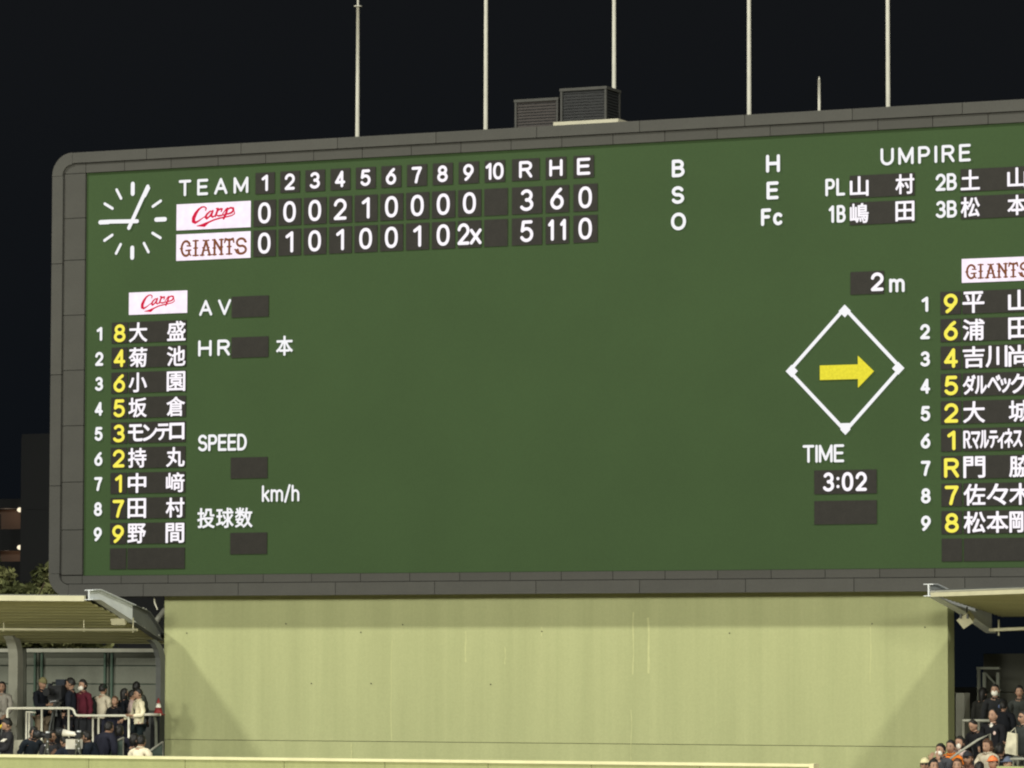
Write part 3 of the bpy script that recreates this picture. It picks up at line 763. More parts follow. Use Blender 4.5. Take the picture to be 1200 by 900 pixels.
# loudspeaker boxes under the canopies
def speaker(px, py, Y, lab, flip=1, w_=.34, h_=.20, d_=.25, tilt=0.0):
    c_ = at(px, py, Y)
    e = empty('loudspeaker', c_ + Vector((0, 0, h_/2)), lab, 'loudspeaker', 'loudspeakers under the canopies')
    q = []
    for y_, s in ((-d_/2, 1.0), (d_/2, .72)):
        for x_, z_ in ((-w_/2, -h_/2), (w_/2, -h_/2), (w_/2, h_/2), (-w_/2, h_/2)):
            v = Vector((x_*s, y_, z_*s)); v.rotate(Matrix.Rotation(R(tilt), 3, 'Y')); v.rotate(Matrix.Rotation(R(25*flip), 3, 'X')); q.append(c_ + v)
    MB().hexa(q[:4], q[4:]).build('cabinet', M['cream'], e)
    MB().tube([c_ + Vector((0, 0, h_*.4)), c_ + Vector((0, .02, h_*.5+.12))], .018, 6).build('bracket', M['steel_d'], e)
    MB().box(c_.x-.09, c_.x-.05, c_.y-d_/2-.05, c_.y-d_/2+.02, c_.z, c_.z+.09).build('yoke', M['steel_d'], e)
    MB().box(c_.x+.05, c_.x+.09, c_.y-d_/2-.05, c_.y-d_/2+.02, c_.z, c_.z+.09).build('yoke', M['steel_d'], e)
speaker(141, 724.5, -.9, 'small cream loudspeaker box under the left canopy beside the steel rafter')
speaker(1133, 725, -.9, 'small tilted cream loudspeaker box hung under the right canopy rafter', 1, .26, .22, .25, -32)

# right canopy ------------------------------------------------------------
rcp = empty('canopy_roof', (12, 0, 4.45), 'right stand canopy roof with a cream edge beam and corrugated underside', 'roof')
TY2 = -2.6
rb = at(1088, 692, TY2).x
ibeam('rafter', rcp, [(rb, TY2, zz(1088, 698.8, TY2), zz(1088, 684.2, TY2)), (rb, TY2+.25, zz(1094, 699, TY2+.25), zz(1094, 684, TY2+.25)),
                      (rb, -.6, zz(1136, 718, -.6), zz(1136, 700, -.6)), (rb, 1.2, zz(1178, 742, 1.2), zz(1178, 712, 1.2))], half=.10, m='steel')
e0 = at(1090.5, 692.6, TY2); e1 = at(1245, 686.9, TY2-1.7)
MB().hexa([(e0.x, e0.y, e0.z-.11), (e1.x, e1.y, e1.z-.11), (e1.x, e1.y, e1.z-.03), (e0.x, e0.y, e0.z-.03)],
          [(e0.x, e0.y+.08, e0.z-.11), (e1.x, e1.y+.08, e1.z-.11), (e1.x, e1.y+.08, e1.z-.03), (e0.x, e0.y+.08, e0.z-.03)]).build('edge_beam', M['cream'], rcp)
MB().tube([(e0.x, e0.y+.02, e0.z-.012), (e1.x, e1.y+.02, e1.z-.012)], .017, 6).build('gutter', M['column'], rcp)
SA = Vector((rb+.11, TY2+.085, e0.z-.09)); SB = Vector((e1.x, e1.y+.085, e1.z-.09))
zr2 = zz(1178, 738, 1.2)
SD = Vector((rb+.11, 1.5, zr2+.26)); SC2 = Vector((e1.x, .6, zr2+.26))
soffit('soffit_sheet', rcp, SA, SB, SC2, SD, 17)
MB().hexa([(SA.x, SA.y, SA.z+.10), (SB.x, SB.y, SB.z+.10), (SB.x, SB.y, SB.z+.12), (SA.x, SA.y, SA.z+.12)],
          [(SD.x, SD.y, SD.z+.07), (SC2.x, SC2.y, SC2.z+.07), (SC2.x, SC2.y, SC2.z+.09), (SD.x, SD.y, SD.z+.09)]).build('roof_sheet', M['steel_d'], rcp)
q0, q1 = at(1160, 738.3, -.2), at(1250, 734.5, -1.0)
MB().tube([q0, q1], .034, 8).build('lighting_pipe', M['cream'], rcp)
MB().tube([Vector(q0)+Vector((.18, 0, .20)), Vector(q0)+Vector((.18, 0, -.11))], .018, 6).build('hanger', M['cream'], rcp)
column(1228, rcp, .6, 4.45, 740, .2)
# rear of the right stand
rr_ = empty('rear_boarding', (12, 3.4, 4.45), 'dim olive rear wall of the right stand behind the standing spectators', 'wall')
xa = at(1152, 800, 3.4).x
zt_ = zz(1180, 766, 3.4); zm = zz(1180, 811, 3.4)
for a, b in ((xa, xa+1.6), (xa+1.6, xa+3.2), (xa+3.2, xa+6)):
    MB().box(a+.01, b-.01, 3.4, 3.45, zm+.01, zt_).build('panel', M['back_d'], rr_)
    MB().box(a+.01, b-.01, 3.38, 3.43, 4.45, zm-.01).build('panel', M['back_d'], rr_)
# concrete pier and white steel gate frame beside the wall end
x0 = at(1120, 840, 1.4).x; x1 = at(1130, 840, 1.4).x
tag(MB().box(x0, x1, 1.4, 1.75, 4.45, zz(1125, 812, 1.4)).build('concrete_pier', M['column']), 'narrow grey concrete pier right of the pale wall end', 'pier')
gf = empty('gate_frame', (at(1150, 800, 2.2).x, 2.2, 4.45), 'pale steel gate frame standing in the dark behind the right spectators', 'gate')
ga, gb, gc = at(1146.5, 784.5, 2.2), at(1153, 784.5, 2.2), at(1169, 785.5, 2.2)
MB().box(ga.x-.03, ga.x+.03, 2.2, 2.26, 4.45, ga.z).build('post', M['back'], gf)
MB().box(gb.x-.03, gb.x+.03, 2.2, 2.26, 4.45, ga.z-.06).build('post', M['back'], gf)
MB().box(gc.x-.03, gc.x+.03, 2.2, 2.26, 4.45, ga.z-.06).build('post', M['back'], gf)
MB().box(ga.x-.04, gc.x+.04, 2.19, 2.27, ga.z+.002, ga.z+.05).build('lintel', M['back'], gf)
MB().tube([(gb.x+.03, 2.23, ga.z-.08), (gb.x+.34, 2.23, ga.z-.42)], .022, 6).build('brace', M['back'], gf)

# ------------------------------------------------------------------ railings on the left stand
wr = empty('white_railing', (-11, -1.3, LZ), 'white tube railing with a step in its top rail before the camera crew', 'railing')
RY = -1.3
def on(px, py, Y=RY): return at(px, py, Y)
top = [on(8.5, 872), on(8.5, 833), on(9.5, 830.5), on(12, 830), on(82, 830), on(85, 831), on(86.8, 833), on(87.2, 835.5), on(89, 838), on(92, 838.7), on(147, 838.7), on(150, 840), on(151, 843), on(151, 874)]
MB().tube(top, .027, 8).build('top_rail', M['rail'], wr)
for px, y0 in ((49, 830), (80.5, 830), (115.5, 838.7)):
    a = on(px, y0); MB().tube([(a.x, RY, a.z), (a.x, RY, LZ)], .024, 8).build('post', M['rail'], wr)
for px, y0, y1 in ((31, 833, 868), (34.3, 833, 862), (109, 839, 852)):
    a = on(px, y0, -1.1); c_ = on(px-.4, y1, -1.1); MB().tube([a, (a.x, -1.1, LZ)], .022, 8).build('post', M['rail'], wr)
MB().tube([on(31, 834, -1.1), on(42, 835, -1.1)], .018, 6).build('short_rail', M['rail'], wr)
tag(MB().tube([on(-12, 862, -3.4), on(8.5, 845, -3.2), on(8.8, 849, -3.2), on(8.8, 902, -3.2)], .027, 8).build('yellow_handrail', M['yellow_rail']), 'yellow handrail rising at the far left edge of the left stand', 'handrail')
MB().tube([on(163, 837.5, -.2), on(188, 837.5, -.2)], .03, 8).build('rear_rail', M['rail'], wr)
MB().tube([on(181, 840, -.1), on(182.5, 846, -.1), on(183, 870, -.1), on(182.6, 893, -.1)], .035, 8).build('rear_post', M['back'], wr)
cbk = tag(MB().box(on(22.5, 870, -2.65).x, on(47, 870, -2.65).x, -2.9, -2.5, 3.8, on(30, 867.5, -2.9).z).build('concrete_block', M['concrete']), 'squat beige concrete block below the white railing', 'block')
def stair_rail(label, pts, posts, Y):
    e = empty('stair_rail', (pts[0].x, Y, 3.8), label, 'handrail')
    MB().tube(pts, .022, 8).build('handrail', M['column'], e)
    for px, py in posts:
        a = at(px, py, Y); MB().tube([a, (a.x, Y, 3.8)], .016, 6).build('post', M['column'], e)
    a, b = pts[0], pts[-1]
    MB().hexa([(a.x, Y, 3.8), (b.x, Y, 3.8), (b.x, Y, b.z-.03), (a.x, Y, a.z-.03)], [(a.x, Y+.012, 3.8), (b.x, Y+.012, 3.8), (b.x, Y+.012, b.z-.03), (a.x, Y+.012, a.z-.03)]).build('glass_pane', M['glass'], e)
stair_rail('sloping grey stair rail with a glass panel under the white railing corner', [at(104, 883, -3.3), at(145, 864.5, -3.3)], ((122.5, 876), (144.5, 866)), -3.3)
stair_rail('short sloping grey stair rail against the left end of the pale wall', [at(175, 880.5, -3.3), at(191, 869.5, -3.3)], ((191, 870),), -3.3)
hr = tag(MB().tube([at(1104, 896, -4.75), at(1122, 883, -4.7), at(1146, 867, -4.5), at(1160, 860, -4.3), at(1160, 900, -4.3)], .022, 8).build('stair_handrail', M['column']), 'thin grey stair handrail slanting through the front spectators on the right', 'handrail')
e = empty('pipe_barrier', (at(1140, 860, -2.4).x, -2.4, 4.45), 'pale pipe barrier partly hidden behind the standing spectators in black', 'barrier')
MB().tube([at(1128, 844.5, -2.4), at(1160, 844.5, -2.4)], .026, 8).build('rail', M['column'], e)
for px in (1129, 1147): 
    a = at(px, 844.5, -2.4); MB().tube([a, (a.x, -2.4, 4.45)], .026, 8).build('post', M['column'], e)
e = empty('pipe_barrier', (at(1190, 890, -6).x, -6, 2.95), 'pale pipe barrier above the parapet in the lower right corner', 'barrier')
MB().tube([at(1184, 889.5, -6), at(1225, 889.2, -6)], .024, 8).build('rail', M['column'], e)
for px in (1187.5, 1193): 
    a = at(px, 889.5, -6); MB().tube([a, (a.x, -6, 2.95)], .018, 8).build('post', M['column'], e)

# traffic cone
c0 = at(185.5, 835, .10)
e = empty('traffic_cone', (c0.x, .10, LZ+.42), 'small red traffic cone with a white band at the left end of the wall', 'cone')
cz = at(185.5, 838, .10).z
e.location.z = cz; WORLD[e.name].z = cz
MB().tube([(c0.x, .10, cz+.02), (c0.x, .10, cz+.16)], [.10, .062], 12).build('lower_cone', M['cone'], e)
MB().tube([(c0.x, .10, cz+.16), (c0.x, .10, cz+.25)], [.062, .040], 12).build('band', M['white_obj'], e)
MB().tube([(c0.x, .10, cz+.25), (c0.x, .10, cz+.36)], [.040, .016], 12).build('upper_cone', M['cone'], e)
MB().box(c0.x-.11, c0.x+.11, -.01, .21, cz, cz+.02).build('foot', M['cone'], e)
tag(MB().box(c0.x-.12, c0.x+.10, -.02, .19, LZ, cz-.002).build('concrete_plinth', M['black']), 'dark plinth under the red cone at the wall end', 'plinth')

# ------------------------------------------------------------------ people
def skin(nodes, edges, sub=1):
    """nodes: list of (x, y, z, rx, ry); returns verts, faces of one continuous skinned surface"""
    me = bpy.data.meshes.new('skin'); me.from_pydata([n[:3] for n in nodes], edges, [])
    o = bpy.data.objects.new('skin', me); COL.objects.link(o)
    md = o.modifiers.new('s', 'SKIN'); md.use_smooth_shade = True
    sv = me.skin_vertices[0].data
    for i, n in enumerate(nodes): sv[i].radius = (n[3], n[4] if len(n) > 4 else n[3])
    sv[0].use_root = True
    s2 = o.modifiers.new('u', 'SUBSURF'); s2.levels = sub; s2.render_levels = sub
    e = o.evaluated_get(bpy.context.evaluated_depsgraph_get()); m = e.to_mesh()
    V = [v.co.copy() for v in m.vertices]; F = [tuple(p.vertices) for p in m.polygons]
    e.to_mesh_clear(); bpy.data.objects.remove(o); bpy.data.meshes.remove(me)
    return V, F

def elbow(S, H, side, l1=.29, l2=.26):
    S, H = Vector(S), Vector(H); d = H - S; L = d.length
    if L > (l1 + l2) * .99: H = S + d * ((l1+l2)*.99/L); d = H - S; L = d.length
    a = (l1*l1 - l2*l2 + L*L) / (2*L); h = math.sqrt(max(l1*l1 - a*a, 0))
    pole = Vector((side*.55, .35, -1)); pole -= d.normalized() * pole.dot(d.normalized()); pole.normalize()
    return S + d.normalized()*a + pole*h, H

def person(px, py, Y, floor, label, ang=0, pose='stand', top=(.03,.03,.04), legs=(.02,.02,.025), hair='short', hairc='hair',
           hand_l=None, hand_r=None, lean=0, nod=0, turn=0, mask=False, hat=None, hatc=None, hem=.88, group='spectators in the right stand',
           inner=None, glasses=False, badge=None, bulk=1.0, sc=None, shorts=False, marks=None, backpack=None):
    P = at(px, py, Y)
    sit = pose == 'sit'
    full = 1.31 if sit else 1.745
    head_c = .115
    s = sc or max(.84, min(1.10, (P.z - floor) / full))
    lean_r, dz = R(lean), 0
    piv = Vector((0, 0, .52 if sit else .95))
    def up(v):                                   # lean of the upper body, forward is -y
        v = Vector(v) - piv; v.rotate(Matrix.Rotation(lean_r, 3, 'X')); return v + piv
    # heights
    if sit: zp, zw, zc, zs, zn, zh = .55, .69, .88, 1.02, 1.09, 1.185
    else:   zp, zw, zc, zs, zn, zh = .95, 1.09, 1.28, 1.43, 1.50, 1.62
    headpos = up((0, -.015, zh))
    topz = headpos.z + .12
    z0 = P.z - topz * s                          # keep the head where the photograph shows it
    if abs(z0 - floor) < .5 and sc is None:
        s2 = (P.z - floor) / topz
        if .80 < s2 < 1.14: s = s2; z0 = floor
    hr_ = Vector((headpos.x, headpos.y, 0)); hr_.rotate(Matrix.Rotation(R(ang), 3, 'Z'))
    base = Vector((P.x - hr_.x*s, Y - hr_.y*s, z0))
    XF = Matrix.Translation(base) @ Matrix.Rotation(R(ang), 4, 'Z') @ Matrix.Scale(s, 4)
    b = bulk
    pel = (0, 0, zp); wai = up((0, 0, zw)); che = up((0, 0, zc)); sho = up((0, .0, zs)); nec = up((0, 0, zn)); hb = up((0, -.01, zn+.05))
    if sit:
        hips = [(i*.09, -.06, .53) for i in (-1, 1)]; knees = [(i*.12, -.44, .50) for i in (-1, 1)]; ank = [(i*.13, -.42, .09) for i in (-1, 1)]
    else:
        hips = [(i*.085, 0, .88) for i in (-1, 1)]; knees = [(i*.10, -.02, .49) for i in (-1, 1)]; ank = [(i*.11, .02, .09) for i in (-1, 1)]
    Sh = [up((i*.175*b, .0, zs-.015)) for i in (-1, 1)]
    dh = (.46 if sit else .86)
    H = []
    for i, hnd in ((-1, hand_l), (1, hand_r)):
        if hnd is None: hnd = (i*.13, -.30, .60) if sit else (i*.24, -.07, .86)
        H.append(Vector(hnd))
    arms = [elbow(Sh[k], H[k], (-1, 1)[k]) for k in (0, 1)]
    e = empty('person', base, label, 'person', group)
    def put(name, V, F, m, smooth=True, lab=None):
        q = MB(); q.add([XF @ Vector(v) for v in V], F, smooth); return q.build(name, m, e, label=lab)
    # body: one surface from toes to neck to hands, head joined on
    nodes = [(*pel, .13, .10), (*wai, .11, .085), (*che, .13, .095), (*sho, .09, .075), (*nec, .05, .05), (*hb, .05, .055)]
    edges = [(0,1),(1,2),(2,3),(3,4),(4,5)]
    for k in (0, 1):
        n = len(nodes)
        nodes += [(*hips[k], .078, .08), (*knees[k], .05, .055), (*ank[k], .036, .04), (ank[k][0], ank[k][1]-.14, .045, .035, .03)]
        edges += [(0, n), (n, n+1), (n+1, n+2), (n+2, n+3)]
        n = len(nodes); el, ha = arms[k]
        nodes += [(*Sh[k], .052, .052), (*el, .036, .036), (*ha, .024, .024)]
        edges += [(3, n), (n, n+1), (n+1, n+2)]
    V, F = skin(nodes, edges)
    q = MB(); q.add(V, F, True)
    for k in (0, 1):                             # hands: palm, four fingers, thumb
        el, ha = arms[k]; d = (ha - el).normalized(); sd = (-1, 1)[k]
        a = d.cross(Vector((0, 1, .3))).normalized(); c_ = a.cross(d).normalized()
        pc = ha + d*.035
        def hf(v, a=a, c_=c_, d=d): return a*v.x + c_*v.y + d*v.z
        q.ball(pc, .034, .016, .048, 8, 6, hf)
        for j, (o_, l_) in enumerate(((-.026, .062), (-.009, .072), (.009, .068), (.025, .052))):
            p0 = pc + a*o_ + d*.034; p1 = p0 + d*l_*.55 + c_*.008; p2 = p1 + d*l_*.35 + c_*.022
            q.tube([p0, p1, p2], [.0095, .0085, .006], 5)
        p0 = pc - a*sd*.028 - d*.012; q.tube([p0, p0 - a*sd*.024 + d*.022, p0 - a*sd*.028 + d*.048], [.011, .010, .007], 5)
    HR = Matrix.Rotation(R(turn), 3, 'Z') @ Matrix.Rotation(R(nod), 3, 'X') @ Matrix.Rotation(lean_r*.4, 3, 'X')
    def hd(v): return headpos + HR @ Vector(v)
    def face(v):
        t_ = v.z / head_c
        if t_ < 0: v.x *= 1 - .32*(-t_)**1.5; v.y = v.y*(1 - .20*(-t_)) - (.012*(-t_) if v.y < 0 else 0)
        if v.y < -.07 and abs(v.x) < .02 and -.05 < v.z < .01: v.y -= .022
        if v.y < -.06 and .012 < abs(v.x) < .05 and .0 < v.z < .035: v.y += .008
        return v
    h = MB().ball((0, 0, 0), .074, .092, head_c, 18, 14, face)
    h.ball((-.075, .01, -.01), .012, .02, .03, 6, 5); h.ball((.075, .01, -.01), .012, .02, .03, 6, 5)
    q.add([hd(v) for v in h.v], h.f, True)
    put('body', q.v, q.f, M['skin'])
    if abs(((ang + turn + 180 + 25) % 360) - 180) < 100:   # face seen: eyes, brows, mouth
        for i in (-1, 1):
            z = MB().ball((i*.029, -.083, .014), .013, .006, .007, 6, 4); z.ball((i*.029, -.086, .036), .017, .005, .004, 6, 4)
            put('eye', [hd(v) for v in z.v], z.f, M['hair'])
        if not mask:
            z = MB().ball((0, -.094, -.057), .022, .006, .006, 8, 4)
            put('mouth', [hd(v) for v in z.v], z.f, cloth((.25, .07, .05)))
    # hair
    if hair:
        low = {'short': -.055, 'bob': -.13, 'long': -.30, 'thin': -.03}[hair]; g_ = 1.17 if hair != 'thin' else 1.03
        def hfn(v):
            fr = v.y < -.03 and v.z < (.055 if hair != 'thin' else .10)
            if v.z < 0 and low < -.1 and v.y > -.05: v.z = v.z * (-low/.12); v.x *= 1 - .12*min(1, -v.z/.3)
            elif v.z < low: v.z = low - (low - v.z)*.1; v.x *= .86; v.y = v.y*.86
            if fr: v.x *= .80 if low > -.1 else (.97 if abs(v.x) > .06 else .8); v.y = max(v.y, -.045) if low > -.1 else max(v.y, -.03)
            v.x += .004*math.sin(v.z*90 + v.y*60); v.y += .004*math.sin(v.x*110)
            return v
        z = MB().ball((0, .006, .012), .074*g_, .092*g_, head_c*(1.07 if hair != 'thin' else 1.01), 18, 14, hfn)
        put('hair', [hd(v) for v in z.v], z.f, M[hairc])
    if hat:
        def cf(v):
            if v.z < .02: v.z = .02 + (v.z-.02)*(.02 if hat == 'cap' else .28); 
            return v
        z = MB().ball((0, .002, .022), .088, .106, .112, 16, 12, cf)
        if hat in ('cap', 'visor'): z.ball((0, -.125, .042), .066, .075, .010, 12, 6)
        put('cap' if hat == 'cap' else 'hat', [hd(v) for v in z.v], z.f, cloth(hatc))
    if mask:
        z = MB().ball((0, -.066, -.045), .066, .050, .058, 12, 8)
        put('face_mask', [hd(v) for v in z.v], z.f, M['white_obj'])
    if glasses:
        z = MB(); z.ball((-.03, -.092, .014), .024, .006, .016, 8, 5); z.ball((.03, -.092, .014), .024, .006, .016, 8, 5); z.tube([(-.07, -.06, .018), (0, -.1, .018), (.07, -.06, .018)], .004, 5)
        put('glasses', [hd(v) for v in z.v], z.f, M['black'])
    # garments
    hemz = hem if not sit else .50
    nodes = [(0, .0, hemz, .165*b, .125*b), (*wai, .145*b, .112*b), (*che, .16*b, .12*b), (*sho, .115, .09), (*(Vector(nec)*.85 + Vector(sho)*.15), .066, .066)]
    edges = [(0,1),(1,2),(2,3),(3,4)]
    for k in (0, 1):
        el, ha = arms[k]; w_ = ha + (el-ha)*.10; n = len(nodes)
        nodes += [(*Sh[k], .072*b, .070*b), (*el, .056*b, .056*b), (*w_, .042, .042)]
        edges += [(3, n), (n, n+1), (n+1, n+2)]
    V, F = skin(nodes, edges)
    V = [v + Vector((.008*math.sin(v.z*37+v.x*20), .010*math.sin(v.z*45+v.x*31), 0)) for v in V]
    put('jacket', V, F, cloth(top))
    cn = up((0, -.004, zn-.012)); z = MB()
    for j in range(14):
        a0, a1 = 2*math.pi*j/14, 2*math.pi*(j+1)/14
        z.tube([cn + Vector((.064*math.sin(a0), -.062*math.cos(a0), -.012*math.cos(a0))), cn + Vector((.064*math.sin(a1), -.062*math.cos(a1), -.012*math.cos(a1)))], .021, 6, False)
    put('jacket_collar', z.v, z.f, cloth(tuple(c*.85 for c in top)))
    z = MB(); z.tube([up((0, -.130*b, zs-.10)), up((0, -.150*b, zc-.04)), up((0, -.150*b, zw))], .007, 5)
    put('zip', z.v, z.f, cloth(tuple(c*.5+.02 for c in top)))
    if inner:
        z = MB(); a_ = up((0, -.062, zn-.055)); z.ball(a_, .045, .03, .06, 8, 6); put('collar', z.v, z.f, cloth(inner))
    if badge:
        z = MB(); a_ = up((.10, -.118*b, zc+.04)); z.ball(a_, .03, .012, .035, 8, 6); put('badge', z.v, z.f, cloth(badge))
    if marks:
        for (x, zz_, rx, rz) in marks:
            z = MB(); a_ = up((x, -.128*b, zz_)); z.ball(a_, rx, .012, rz, 8, 5); put('print', z.v, z.f, M['black'])
    nodes = [(*pel, .145, .115)]; edges = []
    for k in (0, 1):
        n = len(nodes); kn, an = Vector(knees[k]), Vector(ank[k])
        end = an if not shorts else kn + Vector((0, 0, .03))
        nodes += [(*hips[k], .088, .09), (*(kn if not shorts else (Vector(hips[k])+kn)/2), .068, .07), (*end, .056 if not shorts else .075, .058)]
        edges += [(0, n), (n, n+1), (n+1, n+2)]
    V, F = skin(nodes, edges)
    put('shorts' if shorts else 'trousers', V, F, cloth(legs))
    for k in (0, 1):
        a_ = Vector(ank[k]); z = MB().ball((a_.x, a_.y-.07, .045), .045, .135, .045, 10, 6, lambda v: Vector((v.x, v.y, max(v.z, -.043))))
        put('shoe', z.v, z.f, M['black'])
    if backpack:
        z = MB().ball((backpack[0], backpack[1], zc-.04), .16, .12, .23, 12, 8, lambda v: Vector((v.x*1.05, v.y, v.z)))
        bp_ = MB().add([XF @ v for v in z.v], z.f, True).build('backpack', cloth((.02, .025, .022)))
        tag(bp_, 'bulky black backpack worn by the person in the dark beanie', 'backpack')
    def W(v): return XF @ Vector(v)
    return e, W, arms, H

def bench(x0, x1, Y, z0, label):
    e = empty('bench', ((x0+x1)/2, Y, z0), label, 'bench', 'benches under the seated people')
    MB().box(x0, x1, Y-.16, Y+.20, z0+.40, z0+.45).build('seat', M['seat'], e)
    MB().box(x0, x1, Y+.24, Y+.28, z0+.50, z0+.78).build('backrest', M['seat'], e)
    for x in (x0+.1, (x0+x1)/2, x1-.1):
        MB().box(x-.02, x+.02, Y-.1, Y+.26, z0, z0+.398).build('leg', M['steel_d'], e)
        MB().box(x-.02, x+.02, Y+.285, Y+.32, z0, z0+.7).build('leg', M['steel_d'], e)

NAVY = (.013, .015, .020); BLK = (.012, .012, .014); CH = (.03, .03, .033); GRY = (.16, .155, .14)
GL = 'people on the left stand'; GR = 'spectators in the right stand'
person(2.5, 799, -.6, LZ, 'woman with long dark hair and a light grey jacket at the far left edge', 20, top=(.33, .31, .27), hair='long', legs=NAVY, hand_l=(-.1, -.3, 1.15), hand_r=(.12, -.28, 1.0), group=GL)
person(50, 794, -.7, LZ, 'man in an olive beanie and navy jacket at the side of the broadcast camera', 70, top=NAVY, legs=(.16, .125, .085), hair=None, hat='beanie', hatc=(.22, .20, .10), hand_l=(-.12, -.34, 1.18), hand_r=(.12, -.36, 1.20), badge=(.6, .58, .5), nod=15, group=GL, hem=.80)
person(77.5, 800, -.5, LZ, 'man in black whose face shows behind the taller man in navy', -50, top=BLK, hair='short', mask=True, group=GL, nod=10, hand_l=(-.1, -.3, 1.1))
person(82.5, 794.5, -.85, LZ, 'tall man in a dark navy jacket looking left with one hand on the white railing', -75, top=(.015, .017, .024), hair='short', group=GL, hand_l=(.10, -.10, 1.0), hand_r=(-.02, -.14, 1.10), bulk=1.08, nod=12)
person(97, 796.5, -.8, LZ, 'person with a white mask and black bobbed hair in a maroon jacket', -15, top=(.085, .015, .025), hair='bob', mask=True, group=GL, nod=8)
person(121, 801.5, -.6, LZ, 'person in a beige coat and dark beanie seen from behind with a backpack', 165, top=(.50, .45, .34), hair='short', hat='beanie', hatc=(.012, .02, .014), legs=(.25, .23, .18), group=GL, backpack=(.24, -.02), hem=.80)
person(134.5, 816, -.8, LZ, 'small person in a dark top with brown hair standing behind the railing', 0, top=BLK, hair='bob', hairc='hair_br', group=GL, sc=.86)
person(146, 807, -.2, LZ, 'woman with long black hair and a white shoulder panel on a navy jacket', 150, top=NAVY, hair='long', group=GL, badge=None)
person(155.5, 809, -.3, LZ, 'person in a pale pink top half hidden by the man in the cream shirt', 120, top=(.48, .37, .34), hair='short', group=GL)
person(160, 799, 1.0, LZ, 'person with black hair standing highest behind the man in the cream shirt', 190, top=(.07, .075, .06), hair='bob', group=GL)
_, W_, A_, _h = person(162, 807, -1.25, LZ, 'man in a cream baseball shirt and black shorts with one hand on the railing end', -38, top=(.74, .68, .48), legs=(.012, .018, .02), shorts=True, hair='short', group=GL,
       hand_l=(-.40, -.22, 1.04), hand_r=(.16, -.24, 1.14), hem=.84, nod=10, marks=((.05, 1.24, .018, .07), (-.02, 1.02, .018, .03)), sc=.94)
person(166, 862, -4.1, 3.3, 'seated person in a cream jacket seen from behind below the man in the cream shirt', 175, 'sit', top=(.75, .68, .50), hair='short', group=GL, lean=10, bulk=1.05)
person(158, 860, -3.9, 3.4, 'seated person with dark hair left of the one in the cream jacket', 150, 'sit', top=BLK, hair='bob', group=GL)
person(8, 842, -4.0, 3.5, 'seated man in black in the lower left corner looking down at a phone', -45, 'sit', top=CH, hair='short', group=GL, hand_l=(-.08, -.30, .72), hand_r=(.08, -.30, .72), nod=22, bulk=1.1)
p_ = at(4.5, 868.5, -4.32)
tag(MB().hexa([(p_.x-.05, p_.y-.06, p_.z), (p_.x+.04, p_.y-.06, p_.z), (p_.x+.04, p_.y+.06, p_.z+.05), (p_.x-.05, p_.y+.06, p_.z+.05)], [(p_.x-.05, p_.y-.055, p_.z-.012), (p_.x+.04, p_.y-.055, p_.z-.012), (p_.x+.04, p_.y+.065, p_.z+.038), (p_.x-.05, p_.y+.065, p_.z+.038)]).build('phone', M['white_obj']), 'pale phone in the hands of the seated man in black', 'phone')
person(61, 856, -4.0, 3.5, 'seated photographer with dark hair looking to the right behind a small camera', 35, 'sit', top=CH, hair='short', group=GL, hand_l=(-.06, -.33, .85), hand_r=(.08, -.33, .88), nod=8)
person(76, 862, -4.3, 3.4, 'seated photographer in navy bending over a tripod', -110, 'sit', top=(.015, .019, .028), hair='short', group=GL, lean=14, nod=20, bulk=1.15)
person(101, 857, -4.0, 3.5, 'photographer in dark navy leaning left behind the white telephoto lens', -70, 'sit', top=(.013, .017, .025), hair='short', group=GL, lean=20, bulk=1.25, hand_l=(-.1, -.40, .86), hand_r=(.1, -.40, .86))
person(40, 852, -3.4, 3.8, 'seated person in a dark jacket behind the beige concrete block', 60, 'sit', top=(.022, .028, .036), hair='short', group=GL, lean=18)
person(128, 846, -3.2, 3.8, 'person in dark clothes crouched behind the right bay of the white railing', 160, 'sit', top=(.02, .021, .032), hair='short', group=GL, lean=20, bulk=1.2)
person(140, 850, -3.0, 3.8, 'person in a black coat seated right behind the white railing corner', 190, 'sit', top=(.018, .018, .028), hair='bob', group=GL, lean=10, bulk=1.2)
bench(at(48, 880, -4.1).x, at(112, 880, -4.1).x, -3.9, 3.8-.0, 'dark bench under the photographers behind the parapet')
# covered equipment behind the railing
def drape(label, px0, px1, py, Y, m=NAVY):
    a, b = at(px0, py, Y), at(px1, py, Y); n = 9; q = MB(); V = []
    for j, (z, o) in enumerate(((a.z-.02, .0), (a.z, .06), (a.z-.03, .45), (LZ, .5))):
        for i in range(n): 
            V.append((a.x+(b.x-a.x)*i/(n-1), Y + o + (.03*math.sin(i*2.1) if j in (0, 3) else 0), z + .02*math.sin(i*1.7)*(j in (1, 2))))
    for i in range(n): V.append((a.x+(b.x-a.x)*i/(n-1), Y-.03+.035*math.sin(i*2.4), LZ))
    F = [(j*n+i, j*n+i+1, (j+1)*n+i+1, (j+1)*n+i) for j in range(3) for i in range(n-1)] + [(4*n+i, 4*n+i+1, i+1, i) for i in range(n-1)]
    F += [(4*n, 0, n, 2*n, 3*n), (n-1, 5*n-1, 4*n-1, 3*n-1, 2*n-1)]
    return tag(q.add(V, F).build('covered_equipment', cloth(m)), label, 'equipment cover')
drape('dark cloth cover over equipment behind the middle bay of the white railing', 88, 113, 842, -.95, (.02, .021, .024))
drape('dark cloth cover over equipment behind the right bay of the white railing', 119, 149, 842, -1.0, (.018, .019, .03))
drape('dark cloth cover on the gear under the broadcast camera', 51, 79, 834, -.4, (.022, .023, .026))

